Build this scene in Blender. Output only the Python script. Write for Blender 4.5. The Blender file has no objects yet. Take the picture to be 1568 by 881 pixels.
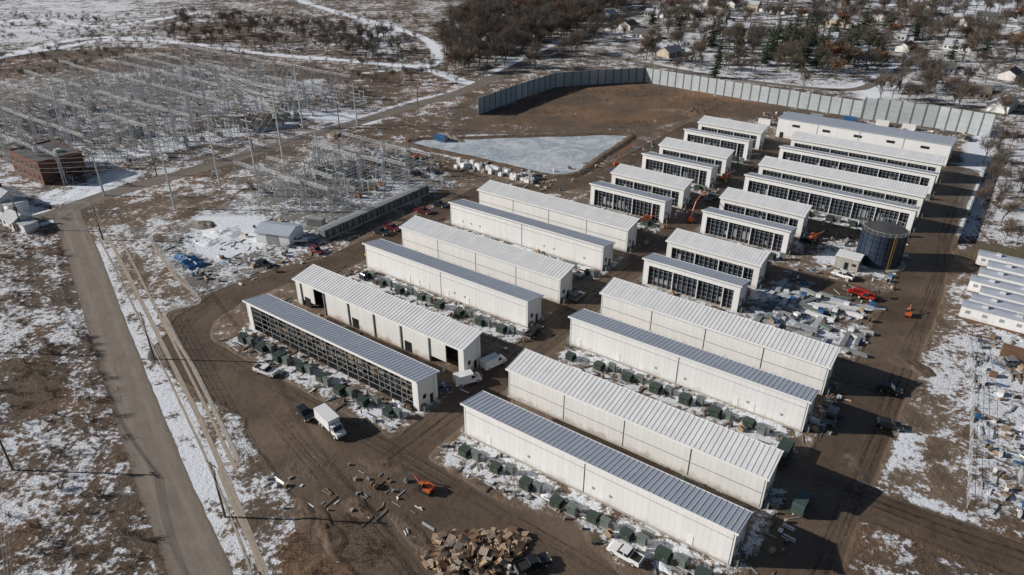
import bpy, bmesh, math, random
import numpy as np
from mathutils import Vector, Matrix, Euler
random.seed(7); rng=np.random.default_rng(7)
R=math.radians
# ------------------------------------------------------------------ survey control
CAMZ=90.0; F=1086.0; PIT=R(29.1); SP,CP=math.sin(PIT),math.cos(PIT)
def G(u,v,h=0.0):
    """aerial-survey reading -> plan position (metres) on the ground"""
    x=(u-784)/F; y=(440.5-v)/F
    t=(CAMZ-h)/(SP-y*CP)
    return (t*x, t*(CP+y*SP))
E1=(0.8131,-0.5821); E2=(0.5821,0.8131); ROT=math.atan2(E1[1],E1[0])
def S(s,t): return (s*E1[0]+t*E2[0], s*E1[1]+t*E2[1])
scn=bpy.context.scene; COL=scn.collection
# ------------------------------------------------------------------ materials
def newmat(name):
    m=bpy.data.materials.new(name); m.use_nodes=True
    nt=m.node_tree; b=nt.nodes['Principled BSDF']; return m,nt,b
def N(nt,t,**k):
    n=nt.nodes.new(t)
    for a,v in k.items(): setattr(n,a,v)
    return n
def math_(nt,op,a,b=None,c=None,clamp=False):
    n=nt.nodes.new('ShaderNodeMath'); n.operation=op; n.use_clamp=clamp
    for i,v in enumerate((a,b,c)):
        if v is None: continue
        if isinstance(v,(int,float)): n.inputs[i].default_value=v
        else: nt.links.new(v,n.inputs[i])
    return n.outputs[0]
def mixc(nt,f,a,b,blend='MIX'):
    n=nt.nodes.new('ShaderNodeMix'); n.data_type='RGBA'; n.blend_type=blend; n.clamp_factor=True
    def st(s,v):
        if isinstance(v,(int,float)): s.default_value=v
        elif isinstance(v,tuple): s.default_value=(v[0],v[1],v[2],1)
        else: nt.links.new(v,s)
    st(n.inputs[0],f); st(n.inputs[6],a); st(n.inputs[7],b); return n.outputs[2]
def noise(nt,vec,scale,detail=4,rough=.55,dist=0):
    n=nt.nodes.new('ShaderNodeTexNoise'); n.inputs['Scale'].default_value=scale
    n.inputs['Detail'].default_value=detail; n.inputs['Roughness'].default_value=rough
    n.inputs['Distortion'].default_value=dist
    if vec is not None: nt.links.new(vec,n.inputs['Vector'])
    return n.outputs['Fac']
def bump(nt,b,h,dist,strength=1):
    n=nt.nodes.new('ShaderNodeBump'); n.inputs['Distance'].default_value=dist; n.inputs['Strength'].default_value=strength
    nt.links.new(h,n.inputs['Height']); nt.links.new(n.outputs[0],b.inputs['Normal'])
def mk(name,col,rough=.7,metal=0,ns=.8,var=.2,bmp=0):
    m,nt,b=newmat(name)
    tc=N(nt,'ShaderNodeTexCoord')
    f=noise(nt,tc.outputs['Object'],ns,4,.65)
    f=math_(nt,'MULTIPLY_ADD',f,2.2,-.6,clamp=True)
    lo=tuple(c*(1-var) for c in col); hi=tuple(min(1,c*(1+var)) for c in col)
    nt.links.new(mixc(nt,f,lo,hi),b.inputs['Base Color'])
    b.inputs['Roughness'].default_value=rough; b.inputs['Metallic'].default_value=metal
    if bmp: bump(nt,b,noise(nt,tc.outputs['Object'],ns*6,4),bmp)
    return m
def roofmat(name,col,rough):
    m,nt,b=newmat(name); tc=N(nt,'ShaderNodeTexCoord'); sx=N(nt,'ShaderNodeSeparateXYZ')
    nt.links.new(tc.outputs['Object'],sx.inputs[0])
    pid=math_(nt,'FLOOR',math_(nt,'DIVIDE',sx.outputs[0],.9))
    w=N(nt,'ShaderNodeTexWhiteNoise'); w.noise_dimensions='1D'; nt.links.new(pid,w.inputs['W'])
    c=mixc(nt,w.outputs['Value'],tuple(x*.90 for x in col),col)
    n=noise(nt,tc.outputs['Object'],.25,5,.65); n2=math_(nt,'MULTIPLY_ADD',n,3,-1.25,clamp=True)
    c=mixc(nt,n2,c,tuple(x*.82 for x in col))
    nt.links.new(c,b.inputs['Base Color']); b.inputs['Roughness'].default_value=rough
    return m
def wallmat(name,col,dirt=.6,seam=1.15):
    m,nt,b=newmat(name); tc=N(nt,'ShaderNodeTexCoord'); sx=N(nt,'ShaderNodeSeparateXYZ')
    nt.links.new(tc.outputs['Object'],sx.inputs[0])
    q=math_(nt,'DIVIDE',sx.outputs[0],seam); fr=math_(nt,'FRACT',q)
    line=math_(nt,'LESS_THAN',fr,.06)
    w=N(nt,'ShaderNodeTexWhiteNoise'); w.noise_dimensions='1D'; nt.links.new(math_(nt,'FLOOR',q),w.inputs['W'])
    c=mixc(nt,w.outputs['Value'],tuple(x*.94 for x in col),col)
    c=mixc(nt,math_(nt,'MULTIPLY',line,.3),c,(.3,.3,.3))
    mp=N(nt,'ShaderNodeMapping'); mp.inputs['Scale'].default_value=(1.2,1.2,.18); nt.links.new(tc.outputs['Object'],mp.inputs[0])
    st=noise(nt,mp.outputs[0],1.0,4,.7)
    c=mixc(nt,math_(nt,'MULTIPLY_ADD',st,1.4,-.8,clamp=True),c,(.45,.43,.40))
    n=noise(nt,tc.outputs['Object'],.6,5,.7)
    d=math_(nt,'ADD',math_(nt,'MULTIPLY_ADD',sx.outputs[2],-.55,.75),math_(nt,'MULTIPLY_ADD',n,2.4,-1.2))
    d=math_(nt,'MULTIPLY',math_(nt,'MAXIMUM',d,0),dirt,clamp=True)
    c=mixc(nt,d,c,(.28,.20,.14))
    nt.links.new(c,b.inputs['Base Color']); b.inputs['Roughness'].default_value=.55
    return m
M={}
M['roofA']=roofmat('galvalume_roof_shade_tone',(.46,.50,.58),.42)  # weaker sun and blue sky reflection on the front roofs put into the colour
M['roofB']=roofmat('galvalume_roof_sunlit_tone',(.80,.81,.82),.5)  # same metal, with the tone of a sun-facing slope put into the colour
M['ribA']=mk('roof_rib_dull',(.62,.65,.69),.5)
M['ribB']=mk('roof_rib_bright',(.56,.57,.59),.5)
M['wall']=wallmat('white_metal_cladding',(.80,.80,.80),.45)
M['wallB']=wallmat('white_metal_cladding_dusty',(.76,.755,.74),.85)
M['trim']=mk('white_trim',(.80,.80,.80),.5,var=.06)
M['dark']=mk('dark_opening',(.015,.017,.02),.45,ns=.6,var=.5)
M['glass']=mk('dark_glazing',(.025,.034,.047),.22,ns=.35,var=.6)
M['frame']=mk('steel_frame',(.30,.31,.32),.5)
M['dframe']=mk('dark_frame',(.07,.07,.07),.6)
M['steel']=mk('galvanised_steel',(.58,.59,.60),.5,.1)
M['steeld']=mk('weathered_steel',(.24,.245,.25),.6)
M['conc']=mk('concrete',(.38,.36,.33),.85,bmp=.02)
M['green']=mk('transformer_green',(.040,.062,.052),.45,var=.25)
M['greyg']=mk('grey_green_cabinet',(.15,.18,.165),.5)
M['grey']=mk('grey_paint',(.30,.31,.32),.5)
M['white']=mk('white_paint',(.78,.78,.78),.35,var=.05)
M['black']=mk('black_rubber',(.02,.02,.02),.7)
M['wood']=mk('lumber',(.42,.30,.19),.8,ns=.5,var=.35)
M['woodd']=mk('old_wood',(.22,.155,.105),.85)
M['woodg']=mk('grey_board',(.30,.27,.23),.85)
M['pole']=mk('wood_pole',(.14,.11,.08),.85)
M['blue']=mk('blue_tarp',(.03,.12,.28),.5)
M['orange']=mk('machine_orange',(.55,.12,.03),.45)
M['red']=mk('machine_red',(.42,.03,.02),.45)
M['yellow']=mk('machine_yellow',(.50,.30,.03),.45)
M['rust']=mk('rusty',(.18,.10,.06),.8)
M['brick']=mk('brick_red',(.13,.058,.040),.85,ns=1.5,var=.3)
M['tar']=mk('tar_roof',(.10,.10,.105),.85)
M['vglass']=mk('car_glass',(.02,.025,.03),.08,var=.1)
M['bark']=mk('bark_grey',(.11,.095,.08),.9)
M['twig']=mk('twigs',(.115,.096,.082),.9,var=.3)
M['twigr']=mk('twigs_brown',(.145,.105,.077),.9,var=.3)
M['leafr']=mk('oak_leaves_russet',(.17,.085,.045),.9,var=.35)
M['needle']=mk('needles',(.034,.058,.028),.8,ns=.7,var=.5)
M['straw']=mk('dry_straw',(.27,.175,.10),.9,var=.35)
M['strawd']=mk('dry_weeds',(.15,.098,.064),.9,var=.35)
M['snow']=mk('snow',(.76,.79,.84),.6,var=.06,bmp=.1)
M['soil']=mk('spoil_soil',(.12,.082,.056),.95,ns=.5,var=.4,bmp=.12)
M['soill']=mk('spoil_gravel',(.23,.20,.17),.95,ns=.8,var=.3,bmp=.1)
M['tank']=mk('tank_navy',(.012,.024,.05),.5,var=.25)
M['barrier']=mk('sound_barrier_panel_shade_tone',(.33,.39,.42),.6,ns=.2,var=.12)  # shade of the stretch turned from the sun is put into this colour
M['barrier2']=mk('sound_barrier_panel_lit_tone',(.42,.46,.48),.6,ns=.2,var=.12)  # same panel with its sunlit tone in the colour; a few mixed in elsewhere
M['bpost']=mk('barrier_post',(.14,.15,.16),.6)
M['fence']=mk('screen_fence_green',(.02,.035,.03),.8)
M['wire']=mk('conductor',(.48,.44,.39),.4,.2)
for i,c in enumerate([(.62,.60,.57),(.36,.34,.32),(.5,.42,.33),(.30,.33,.38),(.7,.7,.68)]): M['sid%d'%i]=mk('house_siding',c,.7)
for i,c in enumerate([(.11,.105,.105),(.18,.15,.13),(.42,.44,.47)]): M['shin%d'%i]=mk('shingles',c,.9)
# ------------------------------------------------------------------ mesh builder
class MB:
    def __init__(s): s.v=[]; s.f=[]; s.m=[]; s.mats=[]
    def mi(s,k):
        if k not in s.mats: s.mats.append(k)
        return s.mats.index(k)
    def add(s,vs,fs,k):
        o=len(s.v); s.v+=vs; i=s.mi(k)
        for f in fs: s.f.append(tuple(o+a for a in f)); s.m.append(i)
    def box(s,c,d,k,rz=0,tilt=None):
        hx,hy,hz=d[0]/2,d[1]/2,d[2]/2; cr,sr=math.cos(rz),math.sin(rz); vs=[]
        for z in(-hz,hz):
            for x,y in((-hx,-hy),(hx,-hy),(hx,hy),(-hx,hy)):
                p=Vector((x,y,z))
                if tilt is not None: p=tilt@p
                vs.append((c[0]+p.x*cr-p.y*sr,c[1]+p.x*sr+p.y*cr,c[2]+p.z))
        s.add(vs,[(3,2,1,0),(4,5,6,7),(0,1,5,4),(1,2,6,5),(2,3,7,6),(3,0,4,7)],k)
    def b2(s,x0,x1,y0,y1,z0,z1,k): s.box(((x0+x1)/2,(y0+y1)/2,(z0+z1)/2),(x1-x0,y1-y0,z1-z0),k)
    def prism_x(s,prof,x0,x1,k):
        n=len(prof); vs=[(x0,y,z) for y,z in prof]+[(x1,y,z) for y,z in prof]
        fs=[tuple(range(n))[::-1],tuple(range(n,2*n))]+[(i,(i+1)%n,n+(i+1)%n,n+i) for i in range(n)]
        s.add(vs,fs,k)
    def prism_y(s,prof,y0,y1,k):
        n=len(prof); vs=[(x,y0,z) for x,z in prof]+[(x,y1,z) for x,z in prof]
        fs=[tuple(range(n)),tuple(range(n,2*n))[::-1]]+[((i+1)%n,i,n+i,n+(i+1)%n) for i in range(n)]
        s.add(vs,fs,k)
    def tube(s,a,b,r0,r1,k,n=6,cap=True):
        a=Vector(a); b=Vector(b); d=(b-a)
        if d.length<1e-6: return
        d.normalize(); u=d.orthogonal().normalized(); w=d.cross(u); vs=[]
        for p,r in((a,r0),(b,r1)):
            for i in range(n):
                an=2*math.pi*i/n; vs.append(tuple(p+u*(r*math.cos(an))+w*(r*math.sin(an))))
        fs=[(i,(i+1)%n,n+(i+1)%n,n+i) for i in range(n)]
        if cap: fs+=[tuple(range(n))[::-1],tuple(range(n,2*n))]
        s.add(vs,fs,k)
    def blade(s,a,b,w,k):
        a=Vector(a);b=Vector(b);d=(b-a); u=d.cross(Vector((random.uniform(-1,1),random.uniform(-1,1),random.uniform(-1,1))))
        if u.length<1e-5: return
        u=u.normalized()*w/2
        s.add([tuple(a-u),tuple(a+u),tuple(b+u*.4),tuple(b-u*.4)],[(0,1,2,3)],k)
    def mesh(s,name,recalc=True,smooth=False):
        me=bpy.data.meshes.new(name); me.from_pydata(s.v,[],s.f)
        for k in s.mats: me.materials.append(M[k])
        me.polygons.foreach_set('material_index',s.m)
        if recalc:
            bm=bmesh.new(); bm.from_mesh(me); bmesh.ops.recalc_face_normals(bm,faces=bm.faces); bm.to_mesh(me); bm.free()
        if smooth: me.polygons.foreach_set('use_smooth',[True]*len(me.polygons))
        me.update(); return me
    def obj(s,name,parent=None,loc=(0,0,0),rz=0,**k):
        return place(name,s.mesh(name,**k),loc,rz,parent)
def place(name,data,loc=(0,0,0),rz=0,parent=None,sc=None):
    o=bpy.data.objects.new(name,data); COL.objects.link(o)
    o.location=(loc[0],loc[1],loc[2] if len(loc)>2 else 0); o.rotation_euler=(0,0,rz)
    if sc is not None: o.scale=sc if isinstance(sc,tuple) else (sc,sc,sc)
    if parent: o.parent=parent
    return o
# ------------------------------------------------------------------ ground masks
def axis(lo,hi,step,outer,c0,c1):
    a=list(np.arange(c0,c1,step))
    x=c0; 
    while x>lo: x-=outer; a.append(x)
    x=c1
    while x<hi: a.append(x); x+=outer
    a.append(hi)
    d=outer*2; x=lo
    while x>-9000: a.append(x); x-=d; d*=1.6
    a.append(-9000); x=hi+outer; d=outer*2
    while x<9000: a.append(x); x+=d; d*=1.6
    a.append(9000)
    return np.unique(np.round(np.array(a),3))
xs=axis(-520,620,.8,3.0,-150,215); ys=axis(30,780,.8,2.5,42,330)
XX,YY=np.meshgrid(xs,ys); PX=XX.ravel(); PY=YY.ravel(); NV=len(PX)
A={k:np.full(NV,v,dtype=np.float32) for k,v in dict(mud=0,snow=.36,grass=.7,gravel=0,green=0,dark=.1).items()}
def sdf_poly(poly,x,y):
    d=np.full(len(x),1e18); ins=np.zeros(len(x),bool); n=len(poly)
    for i in range(n):
        ax,ay=poly[i]; bx,by=poly[(i+1)%n]; ex,ey=bx-ax,by-ay; L=ex*ex+ey*ey+1e-9
        h=np.clip(((x-ax)*ex+(y-ay)*ey)/L,0,1); d=np.minimum(d,(x-ax-ex*h)**2+(y-ay-ey*h)**2)
        c=((ay>y)!=(by>y)); xi=ax+(y-ay)*ex/(ey if abs(ey)>1e-9 else 1e-9); ins^=(c&(x<xi))
    d=np.sqrt(d); return np.where(ins,-d,d)
def sdf_line(pl,x,y):
    d=np.full(len(x),1e18)
    for i in range(len(pl)-1):
        ax,ay=pl[i]; bx,by=pl[i+1]; ex,ey=bx-ax,by-ay; L=ex*ex+ey*ey+1e-9
        h=np.clip(((x-ax)*ex+(y-ay)*ey)/L,0,1); d=np.minimum(d,(x-ax-ex*h)**2+(y-ay-ey*h)**2)
    return np.sqrt(d)
def paint(pts,soft,line=None,**vals):
    p=np.array(pts); mg=(line or 0)+soft+2
    idx=np.nonzero((PX>p[:,0].min()-mg)&(PX<p[:,0].max()+mg)&(PY>p[:,1].min()-mg)&(PY<p[:,1].max()+mg))[0]
    if len(idx)==0: return
    x,y=PX[idx],PY[idx]
    sd=sdf_poly(pts,x,y) if line is None else sdf_line(pts,x,y)-line
    a=np.clip(.5-sd/soft,0,1)
    for k,v in vals.items(): A[k][idx]=A[k][idx]*(1-a)+v*a
def gp(l): return [G(u,v) for u,v in l]
def sp(l): return [S(s,t) for s,t in l]
def smooth_line(pl,n=6):
    out=[]; P_=[pl[0]]+list(pl)+[pl[-1]]
    for i in range(1,len(P_)-2):
        p0,p1,p2,p3=[np.array(P_[j]) for j in(i-1,i,i+1,i+2)]
        for k in range(n):
            t=k/n; out.append(tuple(.5*((2*p1)+(-p0+p2)*t+(2*p0-5*p1+4*p2-p3)*t*t+(-p0+3*p1-3*p2+p3)*t**3)))
    out.append(tuple(pl[-1])); return out
# broad areas
paint(gp([(-300,-60),(420,-60),(400,30),(250,75),(-300,110)]),30,snow=.50,grass=.8,dark=.25)
paint(gp([(-300,-60),(300,-60),(200,30),(60,70),(-300,60)]),25,snow=.62,grass=.6,dark=.2)
paint(gp([(330,-60),(700,-60),(640,60),(680,110),(560,130),(300,60)]),25,snow=.42,grass=.9,dark=.25)
paint(gp([(540,30),(600,30),(620,80),(560,85)]),10,snow=.62,grass=.6)
paint(gp([(-200,92),(200,72),(420,92),(640,118),(560,132),(340,100),(100,122),(-200,150)]),8,snow=.28,grass=1,dark=.4)
paint(gp([(250,40),(380,30),(420,70),(300,70)]),10,snow=.3,grass=1,dark=.6)
paint(gp([(600,-80),(1700,-80),(1700,200),(1530,200),(1320,150),(980,100),(840,110),(700,120)]),15,snow=.48,grass=.7,green=.35,dark=.25)
paint(gp([(640,-80),(960,-80),(920,60),(840,105),(700,112)]),15,snow=.38,grass=.8,dark=.5)
paint(gp([(1330,-60),(1700,-60),(1700,40),(1500,30),(1340,8)]),12,snow=.80,grass=.6)
paint(gp([(1000,60),(1200,75),(1330,100),(1330,150),(1000,100)]),10,snow=.52,green=.5)
paint(gp([(1000,95),(1080,98),(1120,118),(1000,105)]),5,snow=.55,green=.8)
paint(gp([(1340,108),(1400,100),(1370,150),(1300,140)]),5,snow=.8)
paint(gp([(-200,135),(340,100),(570,150),(575,190),(240,268),(60,310),(-200,330)]),8,snow=.46,grass=.55,gravel=.45,dark=.2)
paint(gp([(-300,300),(85,345),(100,400),(260,920),(-300,920)]),4,snow=.42,grass=.95,dark=.3)  # dark here and next: brush tone plus off-frame tree shade painted into the ground
paint(gp([(-50,450),(60,430),(130,600),(170,760),(60,800),(-50,700)]),12,snow=.52,grass=.95,dark=.3)
paint(gp([(10,560),(80,560),(100,620),(30,640)]),6,snow=.1,grass=1,dark=0)
paint(gp([(130,345),(240,310),(480,215),(620,230),(720,290),(560,380),(380,430),(300,470),(380,700),(430,900),(330,900),(180,500)]),5,snow=.44,grass=.2,gravel=.2,dark=.05)
paint(gp([(270,350),(380,290),(490,240),(640,240),(700,285),(560,385),(300,460),(240,380)]),4,snow=.42,grass=.05,gravel=.8,dark=.1)
paint(gp([(300,330),(400,330),(410,380),(330,400),(280,380)]),3,snow=.72)
paint(sp([(-155,56),(2,52),(2,325),(-125,325),(-155,190)]),4,snow=.34,grass=.1,gravel=.22,dark=0)
paint(gp([(735,178),(850,134),(985,126),(1200,165),(1190,185),(1070,178),(960,205),(760,205),(620,215)]),5,snow=.08,grass=1.0,gravel=0,dark=.0,green=0)
paint(gp([(600,200),(700,188),(960,196),(1010,182),(1000,215),(955,240),(880,280),(780,262),(640,238)]),3,snow=.22,grass=.5,gravel=.3,dark=.3)
paint(gp([(610,216),(700,206),(960,204),(965,218),(880,276),(780,258),(640,232)]),1.5,snow=.55,grass=.2,dark=.5)
paint(gp([(1495,200),(1700,180),(1700,380),(1450,385)]),5,snow=.54,grass=.8,dark=.1)
paint(gp([(1495,372),(1700,395),(1700,425),(1470,395)]),3,snow=.1,green=1,grass=.3)
paint(gp([(1330,540),(1475,500),(1480,790),(1330,740),(1300,640)]),4,snow=.42,grass=.3,gravel=.15,dark=0)
paint(gp([(1310,670),(1400,650),(1420,710),(1330,735)]),3,snow=.74)
paint(gp([(1480,510),(1700,500),(1700,820),(1490,790)]),3,snow=.58,grass=.2,gravel=.4)
paint(gp([(1230,800),(1330,775),(1568,875),(1700,960),(1200,960)]),3,snow=.40,grass=.7,dark=.2)
paint(gp([(360,720),(470,700),(600,730),(700,800),(640,900),(400,920)]),4,snow=.38,grass=.3,dark=.5)
paint(gp([(500,765),(600,745),(600,790),(530,795)]),3,snow=.64,grass=.4,dark=.3)
paint(gp([(430,820),(540,770),(640,860),(650,920),(430,920)]),3,snow=.05,grass=.95,dark=.2)
paint(gp([(300,600),(380,590),(450,640),(430,700),(370,700)]),4,snow=.44,grass=.15,dark=.3)
rows=[79.6,117.5,153.3,192.2,229.6,266.8]
for i,t0 in enumerate(rows):
    for s0,s1 in ((-133,-79.6),(-68,-16)):
        if i>=3 and s0<-100: s0=-106
        if i in(2,3) and s0>-70: s1=-42
        paint(sp([(s0,t0-8),(s1,t0-8),(s1,t0),(s0,t0)]),2,snow=.58,grass=.0,gravel=.3)
        paint(sp([(s0,t0+5),(s1,t0+5),(s1,t0+14),(s0,t0+14)]),1.5,snow=.12,grass=0,gravel=.2)
        paint(sp([(s0,t0+20),(s1,t0+20),(s1,t0+24),(s0,t0+24)]),1.5,snow=.42,grass=0,gravel=.2)
        paint(sp([(s1-.5,t0-2),(s1+4,t0-2),(s1+4,t0+22),(s1-.5,t0+22)]),2,snow=.42,grass=0,gravel=.2)
paint(sp([(-38,150),(-15,150),(-15,178),(-38,178)]),3,snow=.56,gravel=.5)
paint(sp([(-35,192),(-13,192),(-13,222),(-35,222)]),3,snow=.54,gravel=.5)
mudl=[([(-139,65),(-120,64.5),(-80,64.5),(-40,63),(-5,60),(20,50)],6.3),
 ([(-139,66),(-147,74),(-150,87),(-148,100),(-142,113),(-141,140),(-141,180),(-126,196),(-115,215),(-113,300)],5),
 ([(-73.7,66),(-73.7,300)],4.0),([(-7.5,50),(-7.5,190),(-10,230),(-10,300)],5.6),
 ([(-141,105),(-7,105),(20,107),(70,109)],4.0),([(-141,143),(-7,143)],4.0),([(-141,180),(-7,181)],4.3),([(-113,218),(-7,218)],4),([(-113,256),(-7,256)],4),([(-113,294),(-7,294)],5),
 ([(-100,60),(-60,50),(-30,40)],5)]
for l,w in mudl: paint(sp(l),2.5,line=w,mud=1,snow=.02)
paint(gp([(430,690),(560,690),(700,780),(640,800),(520,745),(430,735)]),3,mud=.6,snow=.2)
paint(gp([(640,760),(880,790),(960,900),(680,900)]),5,mud=.9,snow=.05)
for l,w,v in [([(-60,98),(80,75),(180,60),(300,68),(400,82),(520,92),(640,102),(668,90),(655,62),(600,42),(520,20),(420,-10)],3.2,.95),
 ([(560,112),(640,102)],3,.8),([(640,102),(720,128)],3.5,.85),([(-60,40),(60,30),(160,40),(300,20)],4,.85),([(0,88),(120,60),(230,58)],4,.85),
 ([(1010,100),(1120,120),(1290,135),(1380,100),(1400,88)],5,.75),([(1330,150),(1380,105)],4,.9),([(1040,15),(1150,30),(1250,22)],5,.75),([(1340,0),(1450,28),(1600,45)],5,.95),
 ([(950,50),(1040,75),(1180,95)],4,.7),([(1560,470),(1500,470)],3,.5),([(700,60),(780,90),(860,60)],3,.6),([(760,110),(860,66)],5,.75),
 ([(345,160),(480,125)],5,.8),([(130,250),(300,215),(420,190)],7,.82),([(400,165),(560,185)],6,.8),([(95,300),(150,285),(180,270)],8,.8),([(0,320),(60,335)],6,.85)]:
    paint(smooth_line(gp(l),4),3,line=w,snow=v,grass=.3,dark=0)
for l in [[(172,300),(300,260),(480,202),(620,158),(700,138)],[(150,380),(175,460),(240,600),(300,740),(330,800)],[(1300,700),(1330,740),(1470,790)],[(215,470),(260,580),(310,700),(340,760)]]:
    paint(gp(l),3,line=1.6,snow=.74)
paint(gp([(1480,210),(1530,205),(1490,360),(1455,360)]),3,snow=.75)
nx,ny=len(xs),len(ys)
me=bpy.data.meshes.new('ground'); me.vertices.add(NV)
co=np.zeros((NV,3),dtype=np.float32); co[:,0]=PX; co[:,1]=PY; me.vertices.foreach_set('co',co.ravel())
ii,jj=np.meshgrid(np.arange(nx-1),np.arange(ny-1)); a=(jj*nx+ii).ravel()
q=np.stack([a,a+1,a+1+nx,a+nx],1).astype(np.int32); nf=len(q)
me.loops.add(nf*4); me.loops.foreach_set('vertex_index',q.ravel())
me.polygons.add(nf); me.polygons.foreach_set('loop_start',np.arange(0,nf*4,4,dtype=np.int32)); me.update(calc_edges=True)
for nm,ks in (('m1',('mud','snow','grass')),('m2',('gravel','green','dark'))):
    at=me.color_attributes.new(nm,'FLOAT_COLOR','POINT'); c=np.ones((NV,4),dtype=np.float32)
    for i,k in enumerate(ks): c[:,i]=A[k]
    at.data.foreach_set('color',c.ravel())
m,nt,b=newmat('ground_surface')
geo=N(nt,'ShaderNodeNewGeometry'); P=geo.outputs['Position']
def attr(nm):
    a=N(nt,'ShaderNodeAttribute',attribute_name=nm); s_=N(nt,'ShaderNodeSeparateColor'); nt.links.new(a.outputs['Color'],s_.inputs[0]); return s_.outputs
m1=attr('m1'); m2=attr('m2')
nL=noise(nt,P,.035,4,.6); nM=noise(nt,P,.16,7,.72,.5); nS=noise(nt,P,.9,5,.7); nF=noise(nt,P,3.2,3,.75)
soil=mixc(nt,math_(nt,'MULTIPLY_ADD',nM,3.5,-1.2,clamp=True),(.088,.060,.041),(.27,.195,.135))
soil=mixc(nt,math_(nt,'MULTIPLY_ADD',nF,2.5,-1.0,clamp=True),soil,(.14,.100,.070))
grass=mixc(nt,math_(nt,'MULTIPLY_ADD',nL,5,-2.1,clamp=True),(.125,.088,.060),(.28,.155,.082))
grass=mixc(nt,math_(nt,'MULTIPLY_ADD',nS,4,-1.5,clamp=True),mixc(nt,.6,grass,(.045,.034,.027)),grass)
grass=mixc(nt,math_(nt,'MULTIPLY_ADD',nF,5,-2.8,clamp=True),grass,(.35,.25,.155))
gm=math_(nt,'MULTIPLY_ADD',math_(nt,'ADD',m1[2],math_(nt,'MULTIPLY_ADD',nM,1.6,-.8)),3,-1,clamp=True)
c=mixc(nt,gm,soil,grass)
gv=mixc(nt,math_(nt,'MULTIPLY_ADD',nS,3,-1,clamp=True),(.14,.13,.12),(.30,.28,.26))
vm=math_(nt,'MULTIPLY_ADD',math_(nt,'ADD',m2[0],math_(nt,'MULTIPLY_ADD',nM,1.8,-.9)),3,-1,clamp=True)
c=mixc(nt,vm,c,gv)
c=mixc(nt,math_(nt,'MULTIPLY',m2[1],math_(nt,'MULTIPLY_ADD',nL,3,-.9,clamp=True)),c,(.10,.105,.045))
c=mixc(nt,math_(nt,'MULTIPLY',m2[2],.75),c,(.048,.037,.030))
mm=math_(nt,'MULTIPLY_ADD',math_(nt,'ADD',m1[0],math_(nt,'MULTIPLY_ADD',nM,.9,-.45)),4,-1.5,clamp=True)
mc=mixc(nt,math_(nt,'MULTIPLY_ADD',nM,4,-1.5,clamp=True),(.074,.049,.032),(.125,.088,.060))
mc=mixc(nt,math_(nt,'MULTIPLY_ADD',nL,5,-2.3,clamp=True),mc,(.165,.118,.081))
mc=mixc(nt,math_(nt,'MULTIPLY_ADD',nM,6,-3.3,clamp=True),mc,(.050,.034,.024))
mc=mixc(nt,math_(nt,'MULTIPLY_ADD',nS,3,-1.6,clamp=True),mc,(.058,.040,.028))
c=mixc(nt,mm,c,mc)
d=m1[1]
comb=math_(nt,'ADD',math_(nt,'MULTIPLY',nM,.42),math_(nt,'ADD',math_(nt,'MULTIPLY',nS,.34),math_(nt,'MULTIPLY',nL,.24)))
comb=math_(nt,'MULTIPLY_ADD',comb,1.8,-.40)
sn=math_(nt,'MULTIPLY',math_(nt,'ADD',comb,math_(nt,'MULTIPLY_ADD',d,.44,-.69)),13,clamp=True)
spk=math_(nt,'MULTIPLY_ADD',nF,5.0,-1.6,clamp=True)
sn2=math_(nt,'MULTIPLY',sn,math_(nt,'MAXIMUM',spk,math_(nt,'MULTIPLY_ADD',d,2.2,-.75,clamp=True)))
sn2=math_(nt,'MULTIPLY',sn2,math_(nt,'MULTIPLY_ADD',mm,-.9,1))
c=mixc(nt,math_(nt,'MULTIPLY',sn2,.97),c,(.80,.84,.90))
nt.links.new(c,b.inputs['Base Color'])
nt.links.new(math_(nt,'MULTIPLY_ADD',mm,-.35,.92),b.inputs['Roughness'])
h=math_(nt,'ADD',math_(nt,'MULTIPLY',nS,1.0),math_(nt,'MULTIPLY',nF,.35))
h=math_(nt,'MULTIPLY',h,math_(nt,'MULTIPLY_ADD',mm,-.70,1)); h=math_(nt,'MULTIPLY',h,math_(nt,'MULTIPLY_ADD',sn2,-.6,1)); h=math_(nt,'ADD',h,math_(nt,'MULTIPLY',sn2,.35))
bump(nt,b,h,.55,.85)
me.materials.append(m); place('ground',me)
# ------------------------------------------------------------------ ribbons
def ribbon(name,pl,w,mat,z=.02,jit=.12,sm=10,parent=None):
    pl=smooth_line(pl,sm); n=len(pl); vs=[];us=[];L=0; fs=[]
    for i,p in enumerate(pl):
        a_=pl[max(0,i-1)]; c_=pl[min(n-1,i+1)]; dx,dy=c_[0]-a_[0],c_[1]-a_[1]; l=math.hypot(dx,dy) or 1
        nx_,ny_=-dy/l,dx/l
        if i: L+=math.hypot(p[0]-pl[i-1][0],p[1]-pl[i-1][1])
        for k in range(5):
            o=(k/4-.5)*w
            if k in(0,4): o+=random.uniform(-jit,jit)
            vs.append((p[0]+nx_*o,p[1]+ny_*o,z)); us.append((k/4,L))
    for i in range(n-1):
        for k in range(4): a_=i*5+k; fs.append((a_+1,a_,a_+5,a_+6))
    me=bpy.data.meshes.new(name); me.from_pydata(vs,[],fs); uv=me.uv_layers.new(name='UVMap')
    for lp in me.loops: uv.data[lp.index].uv=us[lp.vertex_index]
    me.materials.append(mat); return place(name,me,parent=parent)
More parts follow.
